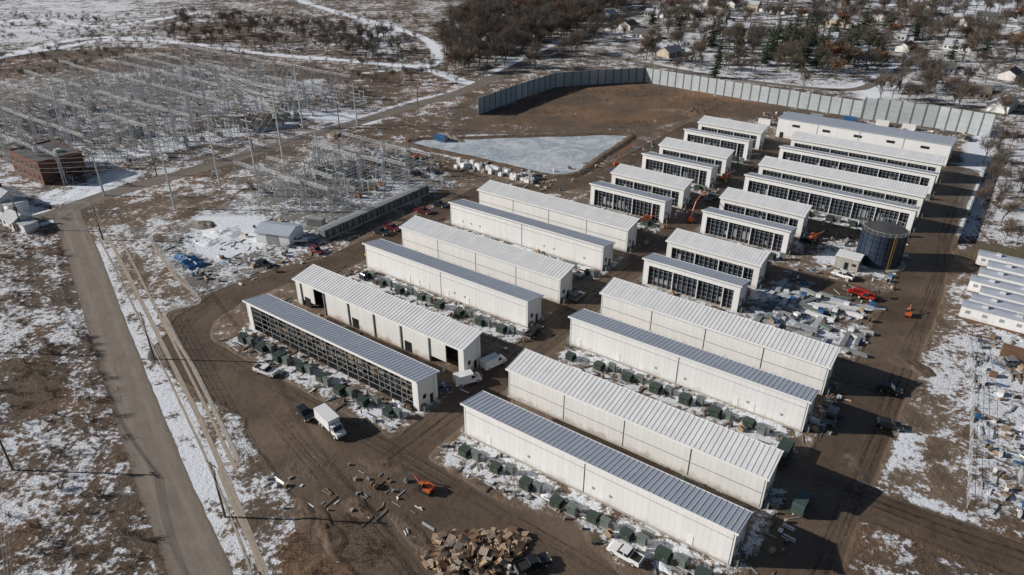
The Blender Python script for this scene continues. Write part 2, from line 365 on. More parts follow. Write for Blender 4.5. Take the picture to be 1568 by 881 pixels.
def roadmat(name,c0,c1,trk):
    m,nt,b=newmat(name); tc=N(nt,'ShaderNodeTexCoord'); sx=N(nt,'ShaderNodeSeparateXYZ'); nt.links.new(tc.outputs['UV'],sx.inputs[0])
    f=noise(nt,tc.outputs['Object'],.25,7,.7); g=noise(nt,tc.outputs['Object'],2.5,4,.7)
    c=mixc(nt,math_(nt,'MULTIPLY_ADD',f,3,-1,clamp=True),c0,c1)
    c=mixc(nt,math_(nt,'MULTIPLY_ADD',g,2,-.8,clamp=True),c,tuple(x*.8 for x in c0))
    u=math_(nt,'ABSOLUTE',math_(nt,'SUBTRACT',sx.outputs[0],.5))
    w=math_(nt,'MULTIPLY_ADD',math_(nt,'ABSOLUTE',math_(nt,'SUBTRACT',u,.24)),-9,1,clamp=True)
    c=mixc(nt,math_(nt,'MULTIPLY',w,.45),c,trk)
    e=math_(nt,'MULTIPLY_ADD',math_(nt,'ADD',u,math_(nt,'MULTIPLY_ADD',f,.35,-.175)),14,-6.1,clamp=True)
    c=mixc(nt,e,c,(.15,.115,.085))
    mp=N(nt,'ShaderNodeMapping'); mp.inputs['Scale'].default_value=(10,.12,1); nt.links.new(tc.outputs['UV'],mp.inputs[0])
    s_=noise(nt,mp.outputs[0],1,4,.6); c=mixc(nt,math_(nt,'MULTIPLY_ADD',s_,2.5,-1.2,clamp=True),c,tuple(x*.72 for x in c0))
    nt.links.new(c,b.inputs['Base Color']); b.inputs['Roughness'].default_value=.85; bump(nt,b,g,.03)
    return m
RM=roadmat('worn_asphalt',(.18,.148,.122),(.25,.21,.175),(.29,.245,.205))
RM2=roadmat('worn_asphalt_dark',(.15,.125,.105),(.21,.18,.155),(.23,.20,.17))
ribbon('road',gp([(-300,420),(-100,372),(20,345),(90,326),(160,300),(240,277),(330,252),(480,206),(560,184),(640,160),(700,143),(745,124),(800,98),(860,70),(960,25),(1050,-20)]),8.2,RM2,z=.02)
ribbon('road',gp([(100,322),(108,345),(121,375),(138,420),(168,510),(203,610),(243,720),(275,800),(312,890),(350,985),(380,1060)]),8.0,RM,z=.026)
ribbon('road',gp([(860,70),(960,92),(1010,102),(1120,121),(1290,138),(1350,122),(1385,102),(1420,75)]),6,RM2,z=.03)
ribbon('road',gp([(960,25),(1040,16),(1150,31),(1260,24),(1330,35),(1450,50)]),6,RM2,z=.034)
def trackmat(name,col):
    m,nt,b=newmat(name); tc=N(nt,'ShaderNodeTexCoord'); b.inputs['Base Color'].default_value=(*col,1); b.inputs['Roughness'].default_value=.7
    mp=N(nt,'ShaderNodeMapping'); mp.inputs['Scale'].default_value=(2,.06,1); nt.links.new(tc.outputs['UV'],mp.inputs[0])
    g=N(nt,'ShaderNodeNewGeometry'); a1=noise(nt,mp.outputs[0],1,3); a2=noise(nt,g.outputs['Position'],.8,4,.7)
    sx=N(nt,'ShaderNodeSeparateXYZ'); nt.links.new(tc.outputs['UV'],sx.inputs[0])
    e=math_(nt,'MULTIPLY_ADD',math_(nt,'ABSOLUTE',math_(nt,'SUBTRACT',sx.outputs[0],.5)),-2,1,clamp=True)
    al=math_(nt,'MULTIPLY_ADD',math_(nt,'ADD',a1,a2),3,-2.7,clamp=True); al=math_(nt,'MULTIPLY',al,math_(nt,'MULTIPLY',e,.85))
    nt.links.new(al,b.inputs['Alpha']); return m
TK=[trackmat('wet_rut',(.040,.028,.020)),trackmat('dry_rut',(.21,.155,.11))]
par=place('tyre_tracks',None); zt=.008
for l,w in mudl:
    pl0=smooth_line([np.array(x) for x in l],8); L=[0]
    for i in range(1,len(pl0)): L.append(L[-1]+math.dist(pl0[i],pl0[i-1]))
    n=max(4,int(L[-1]/8)); Ls=np.linspace(0,L[-1],n); xs_=np.interp(Ls,L,[p[0] for p in pl0]); ys_=np.interp(Ls,L,[p[1] for p in pl0])
    for k in range(4):
        off=random.uniform(-w*.7,w*.7); ph=random.uniform(0,6); am=random.uniform(.3,1.0)
        for sgn in(-.85,.85):
            pts=[]
            for i in range(n):
                i0,i1=max(0,i-1),min(n-1,i+1); dx,dy=xs_[i1]-xs_[i0],ys_[i1]-ys_[i0]; q_=math.hypot(dx,dy) or 1
                o=off+am*math.sin(i*.55+ph)+sgn; pts.append(S(xs_[i]-dy/q_*o,ys_[i]+dx/q_*o))
            ribbon('track',pts,random.uniform(.5,.8),TK[k%2],z=zt,jit=.03,sm=4,parent=par); zt+=.0009
M['tan']=mk('cable_trough_concrete',(.36,.30,.24),.9)
for i,(l,w) in enumerate([([(165,362),(190,410),(245,520),(300,630),(350,740),(395,850),(430,940)],.9),([(182,362),(206,408),(262,518),(316,626),(362,720)],.6),([(232,372),(270,425),(306,462),(252,484),(300,570),(366,708)],.8),([(368,712),(337,722),(390,845),(412,930)],.7),([(150,362),(176,412),(229,522),(283,632),(332,742),(375,850),(400,940)],.35)]):
    ribbon('cable_trench',gp(l),w,M['tan'],z=.03+i*.006,jit=.05)
def poly_sheet(name,pts,z,mat):
    bm=bmesh.new(); vs=[bm.verts.new((x,y,z)) for x,y in pts]; f=bm.faces.new(vs); f.normal_update()
    if f.normal.z<0: f.normal_flip()
    me=bpy.data.meshes.new(name); bm.to_mesh(me); bm.free(); me.materials.append(mat); return place(name,me)
m,nt,b=newmat('pond_ice'); g=N(nt,'ShaderNodeNewGeometry'); n1=noise(nt,g.outputs['Position'],.06,7,.65,1.8); n2=noise(nt,g.outputs['Position'],.5,5,.7,1)
c=mixc(nt,math_(nt,'MULTIPLY_ADD',n1,5.5,-2.3,clamp=True),(.36,.40,.44),(.60,.63,.66)); c=mixc(nt,math_(nt,'MULTIPLY_ADD',n2,6,-3.1,clamp=True),c,(.76,.79,.83))
nt.links.new(c,b.inputs['Base Color']); b.inputs['Roughness'].default_value=.3
pond=gp([(628,218),(655,214),(700,214),(780,211),(860,209),(920,207),(959,208),(956,214),(938,226),(915,240),(893,258),(876,266),(850,268),(815,262),(775,252),(735,243),(690,233),(650,225)])
pond=smooth_line(pond+[pond[0]],5)[:-1]
poly_sheet('frozen_pond',pond,.012,m)
mb=MB()
cx=sum(p[0] for p in pond)/len(pond); cy=sum(p[1] for p in pond)/len(pond); n=len(pond)
ring=[]
for i,p in enumerate(pond):
    a_=pond[i-1]; c_=pond[(i+1)%n]; dx,dy=c_[0]-a_[0],c_[1]-a_[1]; l=math.hypot(dx,dy); nx_,ny_=dy/l,-dx/l
    if (p[0]-cx)*nx_+(p[1]-cy)*ny_<0: nx_,ny_=-nx_,-ny_
    ring.append([(p[0]+nx_*o+random.uniform(-.3,.3),p[1]+ny_*o,z) for o,z in((-.3-random.random()*.8,-.02),(1.2,.6+random.uniform(-.1,.2)),(2.2,.6),(4,-.03))])
vs=[v for r in ring for v in r]; fs=[]
for i in range(n):
    for k in range(3): fs.append((i*4+k,i*4+k+1,((i+1)%n)*4+k+1,((i+1)%n)*4+k))
mb.add(vs,fs,'soil'); mb.obj('pond_bank')
# ------------------------------------------------------------------ halls
def hall(s0,s1,t0,back,front,ends=True):
    L=s1-s0; D=5.7; zf,zb=(7.3,6.2) if not back else (7.0,8.0)
    par=place('mining_hall',None,S(s0,t0),ROT); wk='wallB' if back else 'wall'
    mb=MB()
    mb.prism_x([(0,0),(D,0),(D,zb),(0,zf)],0,.25,wk); mb.prism_x([(0,0),(D,0),(D,zb),(0,zf)],L-.25,L,wk)
    mb.b2(.25,L-.25,D-.22,D-.01,0,zb-.05,wk)
    if front=='solid':
        nb=max(2,round(L/13.2)) if back else max(2,round(L/26)); w=(L-.5)/nb
        for i in range(nb):
            mb.b2(.25+i*w+.12,.25+(i+1)*w-.12,.02,.22,.0,zf-.25,wk)
        if back: 
            for i in range(nb): mb.b2(.25+i*w+.3,.25+(i+1)*w-.3,-.08,.0195,3.3,3.42,'frame')
        else:
            mb.b2(.3,L-.3,-.05,.0195,5.6,5.68,'frame')
            for i in range(int(L/3.3)):
                if random.random()<.25: mb.b2(2+i*3.3,2.9+i*3.3,-.04,.0195,.4,2.4,'trim')
                if random.random()<.2: mb.b2(1.2+i*3.3,1.7+i*3.3,-.04,.0195,2.0,2.5,'grey')
        mb.b2(.26,L-.26,.3,.34,.05,zf-.3,'dark')
        mb.b2(.0,L,-.12,.0,0,.35,'conc')
    else:
        mb.b2(.25,1.5,.02,.3,0,zf-.2,wk); mb.b2(L-1.5,L-.25,.02,.3,0,zf-.2,wk)
        fh=1.6 if front=='glazed' else .8
        mb.b2(1.5,L-1.5,.02,.25,zf-fh,zf-.2,wk)
    mb.obj('walls',par)
    if front=='glazed':
        mb=MB(); mb.b2(1.5,L-1.5,.7,.8,.0,zf-1.6,'glass'); mb.b2(1.5,L-1.5,.05,.7,0,.25,'conc'); mb.obj('glazing',par)
        mb=MB(); n=int((L-3)/1.3); w=(L-3)/n
        for i in range(1,n):
            big=(i%5==0); x=1.5+i*w; ww=.10 if big else .035
            mb.b2(x-ww,x+ww,.35 if not big else .1,.6,.25,zf-1.6,'trim' if big else 'frame')
        for z in(1.3,2.5,3.7,4.8): mb.b2(1.5,L-1.5,.61,.69,z-.04,z+.04,'frame')
        x=3
        while x<L-5:
            if random.random()<.45: mb.b2(x,x+1.2,.605,.608,1.4,random.choice([2.4,3.6]),random.choice(['grey','frame','steeld','dframe']))
            x+=1.3
        mb.obj('mullions',par)
    if front=='racks':
        mb=MB(); mb.b2(1.5,L-1.5,3.6,3.7,0,6.0,'dark'); mb.b2(1.5,L-1.5,.1,3.6,0,.12,'dark')
        x=2.5
        while x<L-3:
            for z in(.5,1.5,2.5,3.5,4.5):
                if random.random()<.8: mb.b2(x,x+1.8,2.2,3.4,z,z+.6,random.choice(['dframe','steeld','dark','dframe','woodd']))
            x+=2.2
        mb.obj('miner_racks',par); mb=MB()
        n=int((L-3)/3.1); w=(L-3)/n
        for i in range(1,n):
            x=1.5+i*w; mb.b2(x-.08,x+.08,.15,.35,0,zf-.8,'steeld')
            if i%2: mb.tube((x,.25,.2),(x+w,.25,3.2),.05,.05,'grey',4)
            mb.b2(x-.05,x+.05,1.5,1.6,0,zf-1,'grey')
        for z in(1.3,2.7,4.1,5.4): mb.b2(1.5,L-1.5,.18,.3,z,z+.1,'steeld')
        mb.obj('scaffold_frame',par)
    if front=='partly':
        mb=MB(); n=6; w=(L-3)/n
        for i in range(n):
            x=1.5+i*w
            if i not in(0,5): mb.b2(x+.25,x+w-.25,.3,.5,0,zf-.8,'wallB')
            else: mb.b2(x+.1,x+w*.55,.3,.5,1.5,zf-.8,'wallB'); mb.b2(x,x+w,3.4,3.5,0,zf-.8,'dark')
            mb.b2(x-.14,x+.14,.05,.6,0,zf-.8,'steeld')
            if i%2==0: mb.b2(x+1,x+3,.2,.29,0,2.6,'dark')
        mb.obj('cladding_panels',par)
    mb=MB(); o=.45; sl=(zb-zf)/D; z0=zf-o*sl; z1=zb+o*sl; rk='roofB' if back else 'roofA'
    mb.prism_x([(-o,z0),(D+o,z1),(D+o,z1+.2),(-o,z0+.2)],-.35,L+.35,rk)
    n=int((L+.6)/.9)
    for i in range(n+1):
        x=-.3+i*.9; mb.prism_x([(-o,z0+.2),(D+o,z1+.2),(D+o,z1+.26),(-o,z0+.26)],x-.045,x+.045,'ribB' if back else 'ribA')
    mb.b2(-.4,L+.4,-o-.12,-o-.003,z0-.12,z0+.26,'trim'); mb.b2(-.4,L+.4,D+o+.003,D+o+.12,z1-.12,z1+.26,'trim')
    mb.obj('roof',par)
    mb=MB()
    for xx,sg in((0,-1),(L,1)):
        for yy in (1.3,3.3):
            x=xx+sg*.03; mb.b2(min(x,x-sg*.02),max(x,x-sg*.02)+.02,yy,yy+.9,2.2 if yy<2 else 0,3.2 if yy<2 else 2.2,'dark')
        x=xx+sg*.05; mb.b2(x-.04,x+.04,4.6,4.7,.1,zb-.4,'steel')
        mb.box((xx+sg*.6,1.0,.7),(.8,1.0,1.4),'greyg')
    mb.obj('end_doors',par)
    return par
for i,t0 in enumerate(rows):
    a0,a1=(-133,-79.6) if i<3 else (-106,-79.8)
    f='racks' if i==0 else ('solid' if i<3 else 'glazed'); fb='partly' if i==0 else ('solid' if i<3 else 'glazed')
    hall(a0,a1,t0,False,f); hall(a0,a1,t0+14.2,True,fb)
    a0,a1=(-68,-16) if i not in(2,3) else (-67.6,-42)
    f='solid' if i<2 else 'glazed'
    hall(a0,a1,t0,False,f); hall(a0,a1,t0+14.2,True,f)
par=place('warehouse',None,S(-80,303),ROT); mb=MB(); L,D,H=64,13,8.2
mb.prism_x([(0,0),(D,0),(D,H-.8),(0,H-.3)],0,L,'wall'); mb.obj('walls',par)
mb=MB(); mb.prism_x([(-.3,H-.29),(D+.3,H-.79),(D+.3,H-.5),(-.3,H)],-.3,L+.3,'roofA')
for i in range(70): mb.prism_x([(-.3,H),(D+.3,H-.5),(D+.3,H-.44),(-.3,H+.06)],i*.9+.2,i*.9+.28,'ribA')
mb.obj('roof',par); mb=MB()
for i in range(5): mb.b2(6+i*12,9+i*12,-.06,-.01,5.2,6.2,'dark')
for x in(16,32,48): mb.b2(x-.1,x+.1,-.07,-.01,0,H-.4,'grey')
mb.b2(1.5,3,-.06,-.01,0,2.3,'dark'); mb.obj('windows',par)
# ------------------------------------------------------------------ pad transformers
def transf():
    mb=MB(); mb.b2(-1.5,1.5,-1.3,1.3,0,.15,'conc'); mb.b2(-1.1,1.1,-.5,1.0,.15,1.8,'green'); mb.b2(-1.15,1.15,-1.05,-.5,.15,1.6,'green')
    mb.b2(-1.2,1.2,-1.12,1.05,1.8,1.88,'green')
    for i in range(7): mb.b2(1.1,1.5,-.35+i*.19,-.29+i*.19,.5,1.6,'green'); mb.b2(-1.5,-1.1,-.35+i*.19,-.29+i*.19,.5,1.6,'green')
    mb.b2(-.02,.02,-1.07,-1.051,.3,1.5,'black'); mb.b2(.3,.5,-1.07,-1.051,1.2,1.4,'yellow'); return mb.mesh('pad_transformer')
def cabinet():
    mb=MB(); mb.b2(-1.0,1.0,-.7,.7,0,.15,'conc'); mb.b2(-.85,.85,-.5,.5,.15,2.1,'greyg'); mb.prism_x([(-.6,2.1),(.6,2.1),(.6,2.16),(-.6,2.26)],-.95,.95,'greyg')
    for i in range(3): mb.b2(-.85+i*.57,-.83+i*.57,-.515,-.501,.2,2.05,'dframe')
    mb.b2(-.6,-.2,-.53,-.501,1.5,1.8,'dframe'); return mb.mesh('switch_cabinet')
TM,CM=transf(),cabinet()
for i,t0 in enumerate(rows):
    for s0,s1 in ((-133,-80),(-68,-16)):
        if i>=3 and s0<-100: s0=-106
        if i in(2,3) and s0>-70: s1=-42
        s=s0+3.5
        while s<s1-2:
            place('pad_transformer',TM,S(s+random.uniform(-.3,.3),t0-4.6+random.uniform(-.5,.4)),ROT+random.uniform(-.06,.06),sc=random.uniform(.75,.9))
            if random.random()<.85: place('switch_cabinet',CM,S(s+2.4+random.uniform(-.3,.3),t0-4.2+random.uniform(-.9,.9)),ROT+random.uniform(-.1,.1),sc=.85)
            s+=6.6+random.uniform(-.4,.4)
# ------------------------------------------------------------------ vehicles
def wheel(mb,x,y,r=.38,w=.28):
    mb.tube((x,y-w/2,r),(x,y+w/2,r),r,r,'black',12); mb.tube((x,y-w/2-.01,r),(x,y+w/2+.01,r),r*.55,r*.55,'steel',8)
def carpaint(n,c):
    M[n]=mk(n,c,.25,.0,.5,.05); M[n].node_tree.nodes['Principled BSDF'].inputs['Coat Weight'].default_value=.5
def pickup(p):
    mb=MB()
    mb.prism_y([(-2.8,.5),(-2.8,1.1),(-1.0,1.12),(1.0,1.15),(2.5,1.05),(2.8,.9),(2.8,.45)],-.98,.98,p)
    mb.prism_y([(-.95,1.13),(-.75,1.72),(.55,1.75),(1.15,1.16)],-.88,.88,'vglass')
    mb.prism_y([(-.78,1.7),(-.76,1.8),(.5,1.82),(.62,1.7)],-.86,.86,p)
    for y in(-.9,.82): mb.b2(-.15,-.03,y,y+.08,1.12,1.76,p)
    mb.b2(-2.72,-1.02,-.82,.82,1.1,1.13,'black'); 
    for y in(-.96,.84): mb.b2(-2.78,-1.0,y,y+.12,1.1,1.32,p)
    mb.b2(-2.8,-2.7,-.84,.84,1.11,1.32,p); mb.b2(-1.08,-.97,-.84,.84,1.12,1.35,p)
    mb.b2(2.8,2.9,-.9,.9,.5,.75,'steeld'); mb.b2(-2.9,-2.8,-.9,.9,.5,.7,'steeld'); mb.b2(2.75,2.82,-.85,-.5,.8,.95,'white'); mb.b2(2.75,2.82,.5,.85,.8,.95,'white')
    for x in(-1.8,1.85):
        for y in(-.88,.88): wheel(mb,x,y)
    return mb.mesh('pickup_truck')
def suv(p):
    mb=MB(); mb.prism_y([(-2.35,.4),(-2.4,1.0),(-2.2,1.08),(1.1,1.08),(2.2,.95),(2.4,.75),(2.35,.38)],-.93,.93,p)
    mb.prism_y([(-2.2,1.08),(-1.95,1.62),(.3,1.65),(1.05,1.09)],-.84,.84,'vglass'); mb.prism_y([(-2.0,1.6),(-1.9,1.72),(.2,1.74),(.42,1.58)],-.82,.82,p)
    for x in(-1.1,.0):
        for y in(-.87,.79): mb.b2(x-.06,x+.06,y,y+.08,1.08,1.66,p)
    mb.b2(2.36,2.42,-.8,-.5,.72,.88,'white'); mb.b2(2.36,2.42,.5,.8,.72,.88,'white'); mb.b2(-2.44,-2.38,-.85,-.65,.8,1.0,'red'); mb.b2(-2.44,-2.38,.65,.85,.8,1.0,'red')
    for x in(-1.45,1.5):
        for y in(-.84,.84): wheel(mb,x,y,.36)
    return mb.mesh('suv_car')
def van(p):
    mb=MB(); mb.prism_y([(-2.9,.4),(-2.95,2.3),(-2.7,2.5),(1.1,2.5),(1.9,1.45),(2.8,1.15),(2.95,.8),(2.9,.4)],-1.0,1.0,p)
    mb.prism_y([(1.18,2.36),(1.24,2.40),(1.97,1.5),(1.9,1.42)],-.85,.85,'vglass')
    for y in(-1.015,1.001): mb.prism_y([(.6,1.4),(.6,2.1),(1.15,2.1),(1.6,1.5)],y,y+.014,'vglass')
    mb.b2(2.93,3.0,-.9,.9,.45,.7,'dframe'); mb.b2(-3.0,-2.95,-.9,.9,.45,.6,'dframe')
    for x in(-1.9,2.0):
        for y in(-.9,.9): wheel(mb,x,y)
    return mb.mesh('cargo_van')
def boxtruck(p):
    mb=MB(); mb.b2(-4.0,1.5,-1.2,1.2,1.05,3.4,p); mb.b2(-4.05,1.55,-1.23,-1.201,3.25,3.42,'steel'); mb.b2(-4.05,1.55,1.201,1.23,3.25,3.42,'steel'); mb.b2(-4,1.5,-.5,.5,.7,1.05,'black')
    mb.prism_y([(1.7,.6),(1.7,2.5),(2.5,2.5),(3.0,1.6),(3.9,1.4),(4.0,.6)],-1.0,1.0,p); mb.prism_y([(2.56,2.42),(2.62,2.42),(3.06,1.65),(3.0,1.62)],-.88,.88,'vglass')
    for y in(-1.015,1.001): mb.prism_y([(1.9,1.6),(1.9,2.3),(2.45,2.3),(2.8,1.65)],y,y+.014,'vglass')
    mb.b2(4.0,4.1,-1,1,.5,.85,'dframe')
    for x in(-2.6,-1.6,3.0):
        for y in(-.95,.95): wheel(mb,x,y,.48,.35)
    return mb.mesh('box_truck')
for n_,c_ in (('pw',(.78,.78,.79)),('pr',(.16,.02,.025)),('pk',(.02,.022,.025)),('pg',(.20,.21,.22)),('pt',(.06,.09,.085)),('pb',(.05,.08,.16))): carpaint(n_,c_)
VM={}
def veh(kind,p,u,v,rel,off=0):
    k=(kind,p)
    if k not in VM: VM[k]={'pickup_truck':pickup,'suv_car':suv,'cargo_van':van,'box_truck':boxtruck}[kind](p)
    place(kind,VM[k],(*G(u,v),.05),ROT+R(rel))
for a_ in [('pickup_truck','pw',957,853,178),('box_truck','pw',508,658,-12),('cargo_van','pw',756,560,75),('cargo_van','pw',716,586,60),('cargo_van','pt',1227,775,88),
 ('pickup_truck','pg',1272,640,92),('pickup_truck','pw',1290,425,170),('suv_car','pg',884,457,85),('pickup_truck','pr',648,326,10),('pickup_truck','pr',600,352,5),('pickup_truck','pk',583,358,5),
 ('pickup_truck','pk',672,316,8),('suv_car','pr',485,387,0),('pickup_truck','pw',408,572,10),('pickup_truck','pk',818,512,90),('suv_car','pk',565,425,85),('pickup_truck','pw',457,371,40),
 ('suv_car','pk',662,265,0),('suv_car','pg',552,260,30),('pickup_truck','pw',610,246,0),('suv_car','pk',405,408,10),('pickup_truck','pr',1013,305,80),('pickup_truck','pb',670,600,70),('suv_car','pk',1235,372,20),
 ('pickup_truck','pg',1090,305,80),('pickup_truck','pk',1482,215,80),('suv_car','pg',1552,560,30),('suv_car','pk',1530,170,0),('pickup_truck','pk',816,868,60),('suv_car','pk',468,638,-12),('suv_car','pk',1180,372,80),('pickup_truck','pw',893,420,85),('suv_car','pk',640,270,10),('suv_car','pk',1360,655,20),('suv_car','pk',1360,600,10)]: veh(*a_)
def excavator():
    mb=MB()
    for y in(-1.15,.65): mb.prism_y([(-1.6,.1),(-1.75,.45),(-1.5,.8),(1.5,.8),(1.75,.45),(1.6,.1),(1.3,0),(-1.3,0)],y,y+.5,'black')
    mb.b2(-.6,.6,-.64,.64,.5,.95,'steeld'); mb.prism_y([(-1.9,1.0),(-1.95,1.9),(-.3,2.0),(1.2,1.6),(1.2,1.0)],-1.1,.2,'orange'); mb.prism_y([(-1.9,1.0),(-1.9,1.7),(0,1.7),(0,1.0)],.2,1.1,'orange')
    mb.prism_y([(0,1.0),(0,2.7),(1.0,2.7),(1.35,1.8),(1.35,1.0)],.21,1.1,'vglass'); mb.b2(-.05,1.05,.18,1.13,2.7,2.8,'orange')
    mb.tube((1.1,-.1,1.4),(3.2,-.1,3.7),.2,.17,'orange',4); mb.tube((3.1,-.1,3.7),(5.0,-.1,2.9),.17,.14,'dframe',4); mb.tube((5.0,-.1,2.95),(5.6,-.1,1.0),.14,.11,'dframe',4)
    mb.tube((1.6,-.1,1.3),(2.9,-.1,3.0),.08,.08,'steel',6); mb.prism_y([(5.6,1.0),(5.1,.3),(5.5,0),(6.1,.3),(6.0,.9)],-.55,.35,'steeld'); return mb.mesh('excavator')
def telehandler(c):
    mb=MB(); mb.prism_y([(-2.6,.8),(-2.6,1.6),(-1.0,1.7),(2.0,1.2),(2.2,.7)],-.9,.9,c); mb.b2(-.8,.7,.35,1.05,1.3,2.5,'vglass'); mb.b2(-.85,.75,.32,1.08,2.5,2.6,c)
    mb.tube((-2.3,-.45,2.0),(3.6,-.45,2.6),.24,.2,c,4); mb.tube((3.6,-.45,2.6),(6.2,-.45,2.9),.16,.14,'steeld',4); mb.b2(6.2,6.35,-1.1,.2,2.0,3.0,'black'); mb.b2(6.35,7.5,-1,-.85,2.0,2.08,'steel'); mb.b2(6.35,7.5,-.05,.1,2.0,2.08,'steel')
    for x in(-1.7,1.7):
        for y in(-1.05,1.05): wheel(mb,x,y,.62,.4)
    return mb.mesh('telehandler')
def boomlift(c):
    mb=MB(); mb.b2(-1.5,1.5,-.8,.8,.5,1.1,c); mb.b2(-1.6,.6,-.7,.7,1.12,1.9,c)
    mb.tube((-1.2,0,1.9),(2.0,0,7.5),.2,.18,c,4); mb.tube((2,0,7.5),(6.5,0,9.5),.18,.14,c,4); mb.tube((-1,0,1.4),(1.0,0,4.8),.1,.1,'steel',5)
    mb.b2(6.4,7.8,-.9,.9,8.6,8.7,'steeld')
    for x in(6.4,7.8):
        for y in(-.9,.9): mb.tube((x,y,8.6),(x,y,9.8),.04,.04,c,4)
    for y in(-.9,.9): mb.tube((6.4,y,9.8),(7.8,y,9.8),.04,.04,c,4)
    mb.tube((6.4,-.9,9.8),(6.4,.9,9.8),.04,.04,c,4); mb.tube((7.8,-.9,9.8),(7.8,.9,9.8),.04,.04,c,4)
    for x in(-1.1,1.1):
        for y in(-.9,.9): wheel(mb,x,y,.45,.35)
    return mb.mesh('boom_lift')
EX=excavator(); TR,TO,TY=telehandler('red'),telehandler('orange'),telehandler('yellow'); BO,BR=boomlift('orange'),boomlift('red')
place('excavator',EX,G(652,752),R(150),sc=.75); place('excavator',EX,G(640,243),R(20),sc=.8); place('excavator',EX,G(1390,484),R(60),sc=.6)
for u,v,mm_,r in [(1310,452,TR,-15),(1325,458,TR,140),(990,340,TO,10),(1110,275,TO,40),(330,186,TY,0),(1245,368,TO,30),(570,392,TY,50)]:
    place('telehandler',mm_,G(u,v),R(r),sc=.8)
for u,v,mm_,r in [(1058,340,BO,50),(945,255,BO,10)]: place('boom_lift',mm_,G(u,v),R(r),sc=.85)
# ------------------------------------------------------------------ water tank
c=S(-20,203); mb=MB(); r,h=5.7,9.8; n=40
mb.tube((0,0,0),(0,0,.4),7.2,7.0,'conc',n); mb.tube((0,0,.4),(0,0,h),r,r,'tank',n)
for z in(.6,2.2,3.8,5.4,7.0,8.6,h-.12): mb.tube((0,0,z),(0,0,z+.1),r+.06,r+.06,'dframe',n)
for i in range(20):
    a_=2*math.pi*i/20; mb.box(((r+.05)*math.cos(a_),(r+.05)*math.sin(a_),h/2+.2),(.12,.2,h-.5),'tank',a_)
mb.tube((0,0,h),(0,0,h+.8),r+.1,.5,'dframe',n)
for i in range(24):
    a_=2*math.pi*i/24; a2=2*math.pi*(i+1)/24; p=((r+.15)*math.cos(a_),(r+.15)*math.sin(a_)); q_=((r+.15)*math.cos(a2),(r+.15)*math.sin(a2))
    mb.tube((*p,h),(*p,h+1.1),.03,.03,'steel',4); mb.tube((*p,h+1.1),(*q_,h+1.1),.03,.03,'steel',4)
for dy in(-.3,.3): mb.tube((dy,-r-.5,.4),(dy,-r-.5,h+1),.05,.05,'yellow',4)
for i in range(30): mb.tube((-.3,-r-.5,.6+i*.33),(.3,-r-.5,.6+i*.33),.03,.03,'yellow',4)
mb.obj('water_tank',None,c)
mb=MB(); mb.b2(-3,3,-2.2,2.2,0,3.4,'conc'); mb.b2(-3.2,3.2,-2.4,2.4,3.4,3.6,'trim'); mb.b2(-.5,.5,-2.25,-2.205,0,2.1,'dark'); mb.b2(1.4,2.4,-2.25,-2.205,1.4,2.1,'dark'); mb.tube((3,0,1),(5,0,1),.2,.2,'steel',8)
mb.obj('pump_house',None,S(-26,195),ROT)
# ------------------------------------------------------------------ sound barrier
def barrier(name,pts,hs,key):
    mb=MB()
    for (a_,b_),h in zip(zip(pts[:-1],pts[1:]),hs):
        L=math.hypot(b_[0]-a_[0],b_[1]-a_[1]); n=max(1,round(L/4.6)); an=math.atan2(b_[1]-a_[1],b_[0]-a_[0])
        for i in range(n):
            f=(i+.5)/n; x,y=a_[0]+(b_[0]-a_[0])*f,a_[1]+(b_[1]-a_[1])*f; w=L/n; hh=h+random.uniform(-.12,.12); kk=random.choice([key,key,key,'barrier2'])
            for z in range(4): mb.box((x,y,hh*(z+.5)/4),(w-.6,.25,hh/4-.05),kk,an)
            x,y=a_[0]+(b_[0]-a_[0])*i/n,a_[1]+(b_[1]-a_[1])*i/n
            mb.box((x,y,h/2+.1),(.55,.45,h+.2),'bpost',an)
        mb.box((b_[0],b_[1],h/2+.1),(.55,.45,h+.2),'bpost',an)
    mb.obj(name)
barrier('sound_barrier_wall',gp([(733,176),(790,154),(850,134),(915,129),(985,126)]),[7.8,7.7,7.6,7.6],'barrier')
barrier('sound_barrier_wall',gp([(987,126),(1175,158),(1318,181)]),[7.6,7.6],'barrier2')
barrier('sound_barrier_wall',gp([(1319,182),(1430,196),(1514,211)]),[9.6,9.6],'barrier2')
mb=MB(); 
for i in range(30):
    mb.box((i*3.0+1.5,0,1.3),(2.95,.06,2.4),'fence'); mb.tube((i*3.0,0,0),(i*3.0,0,2.7),.05,.05,'steeld',5)
mb.obj('screen_fence',None,S(-3.5,229),ROT+math.pi/2)
def chain(name,pts,h=2.3):
    mb=MB()
    for a_,b_ in zip(pts[:-1],pts[1:]):
        L=math.hypot(b_[0]-a_[0],b_[1]-a_[1]); n=max(1,round(L/3))
        for i in range(n):
            f=i/n; x,y=a_[0]+(b_[0]-a_[0])*f,a_[1]+(b_[1]-a_[1])*f; mb.tube((x,y,0),(x,y,h),.05,.05,'steel',5)
        for z in(.1,.6,1.1,1.6,h): mb.tube((*a_,z),(*b_,z),.022,.022,'steel',4)
        nd=int(L/.8)
        for i in range(nd):
            p=lambda f:(a_[0]+(b_[0]-a_[0])*f,a_[1]+(b_[1]-a_[1])*f)
            mb.blade((*p(i/nd),.1),(*p(min(1,(i+1)/nd)),h),.03,'steel'); mb.blade((*p((i+1)/nd),.1),(*p(i/nd),h),.03,'steel')
    mb.obj(name,recalc=False)
chain('chain_link_fence',gp([(180,350),(232,372),(306,462),(252,484),(366,708)]))
chain('chain_link_fence',gp([(240,268),(400,228),(560,182)]))
chain('chain_link_fence',gp([(240,268),(150,280),(60,225)]))
chain('chain_link_fence',gp([(1478,520),(1488,600),(1480,780)]))
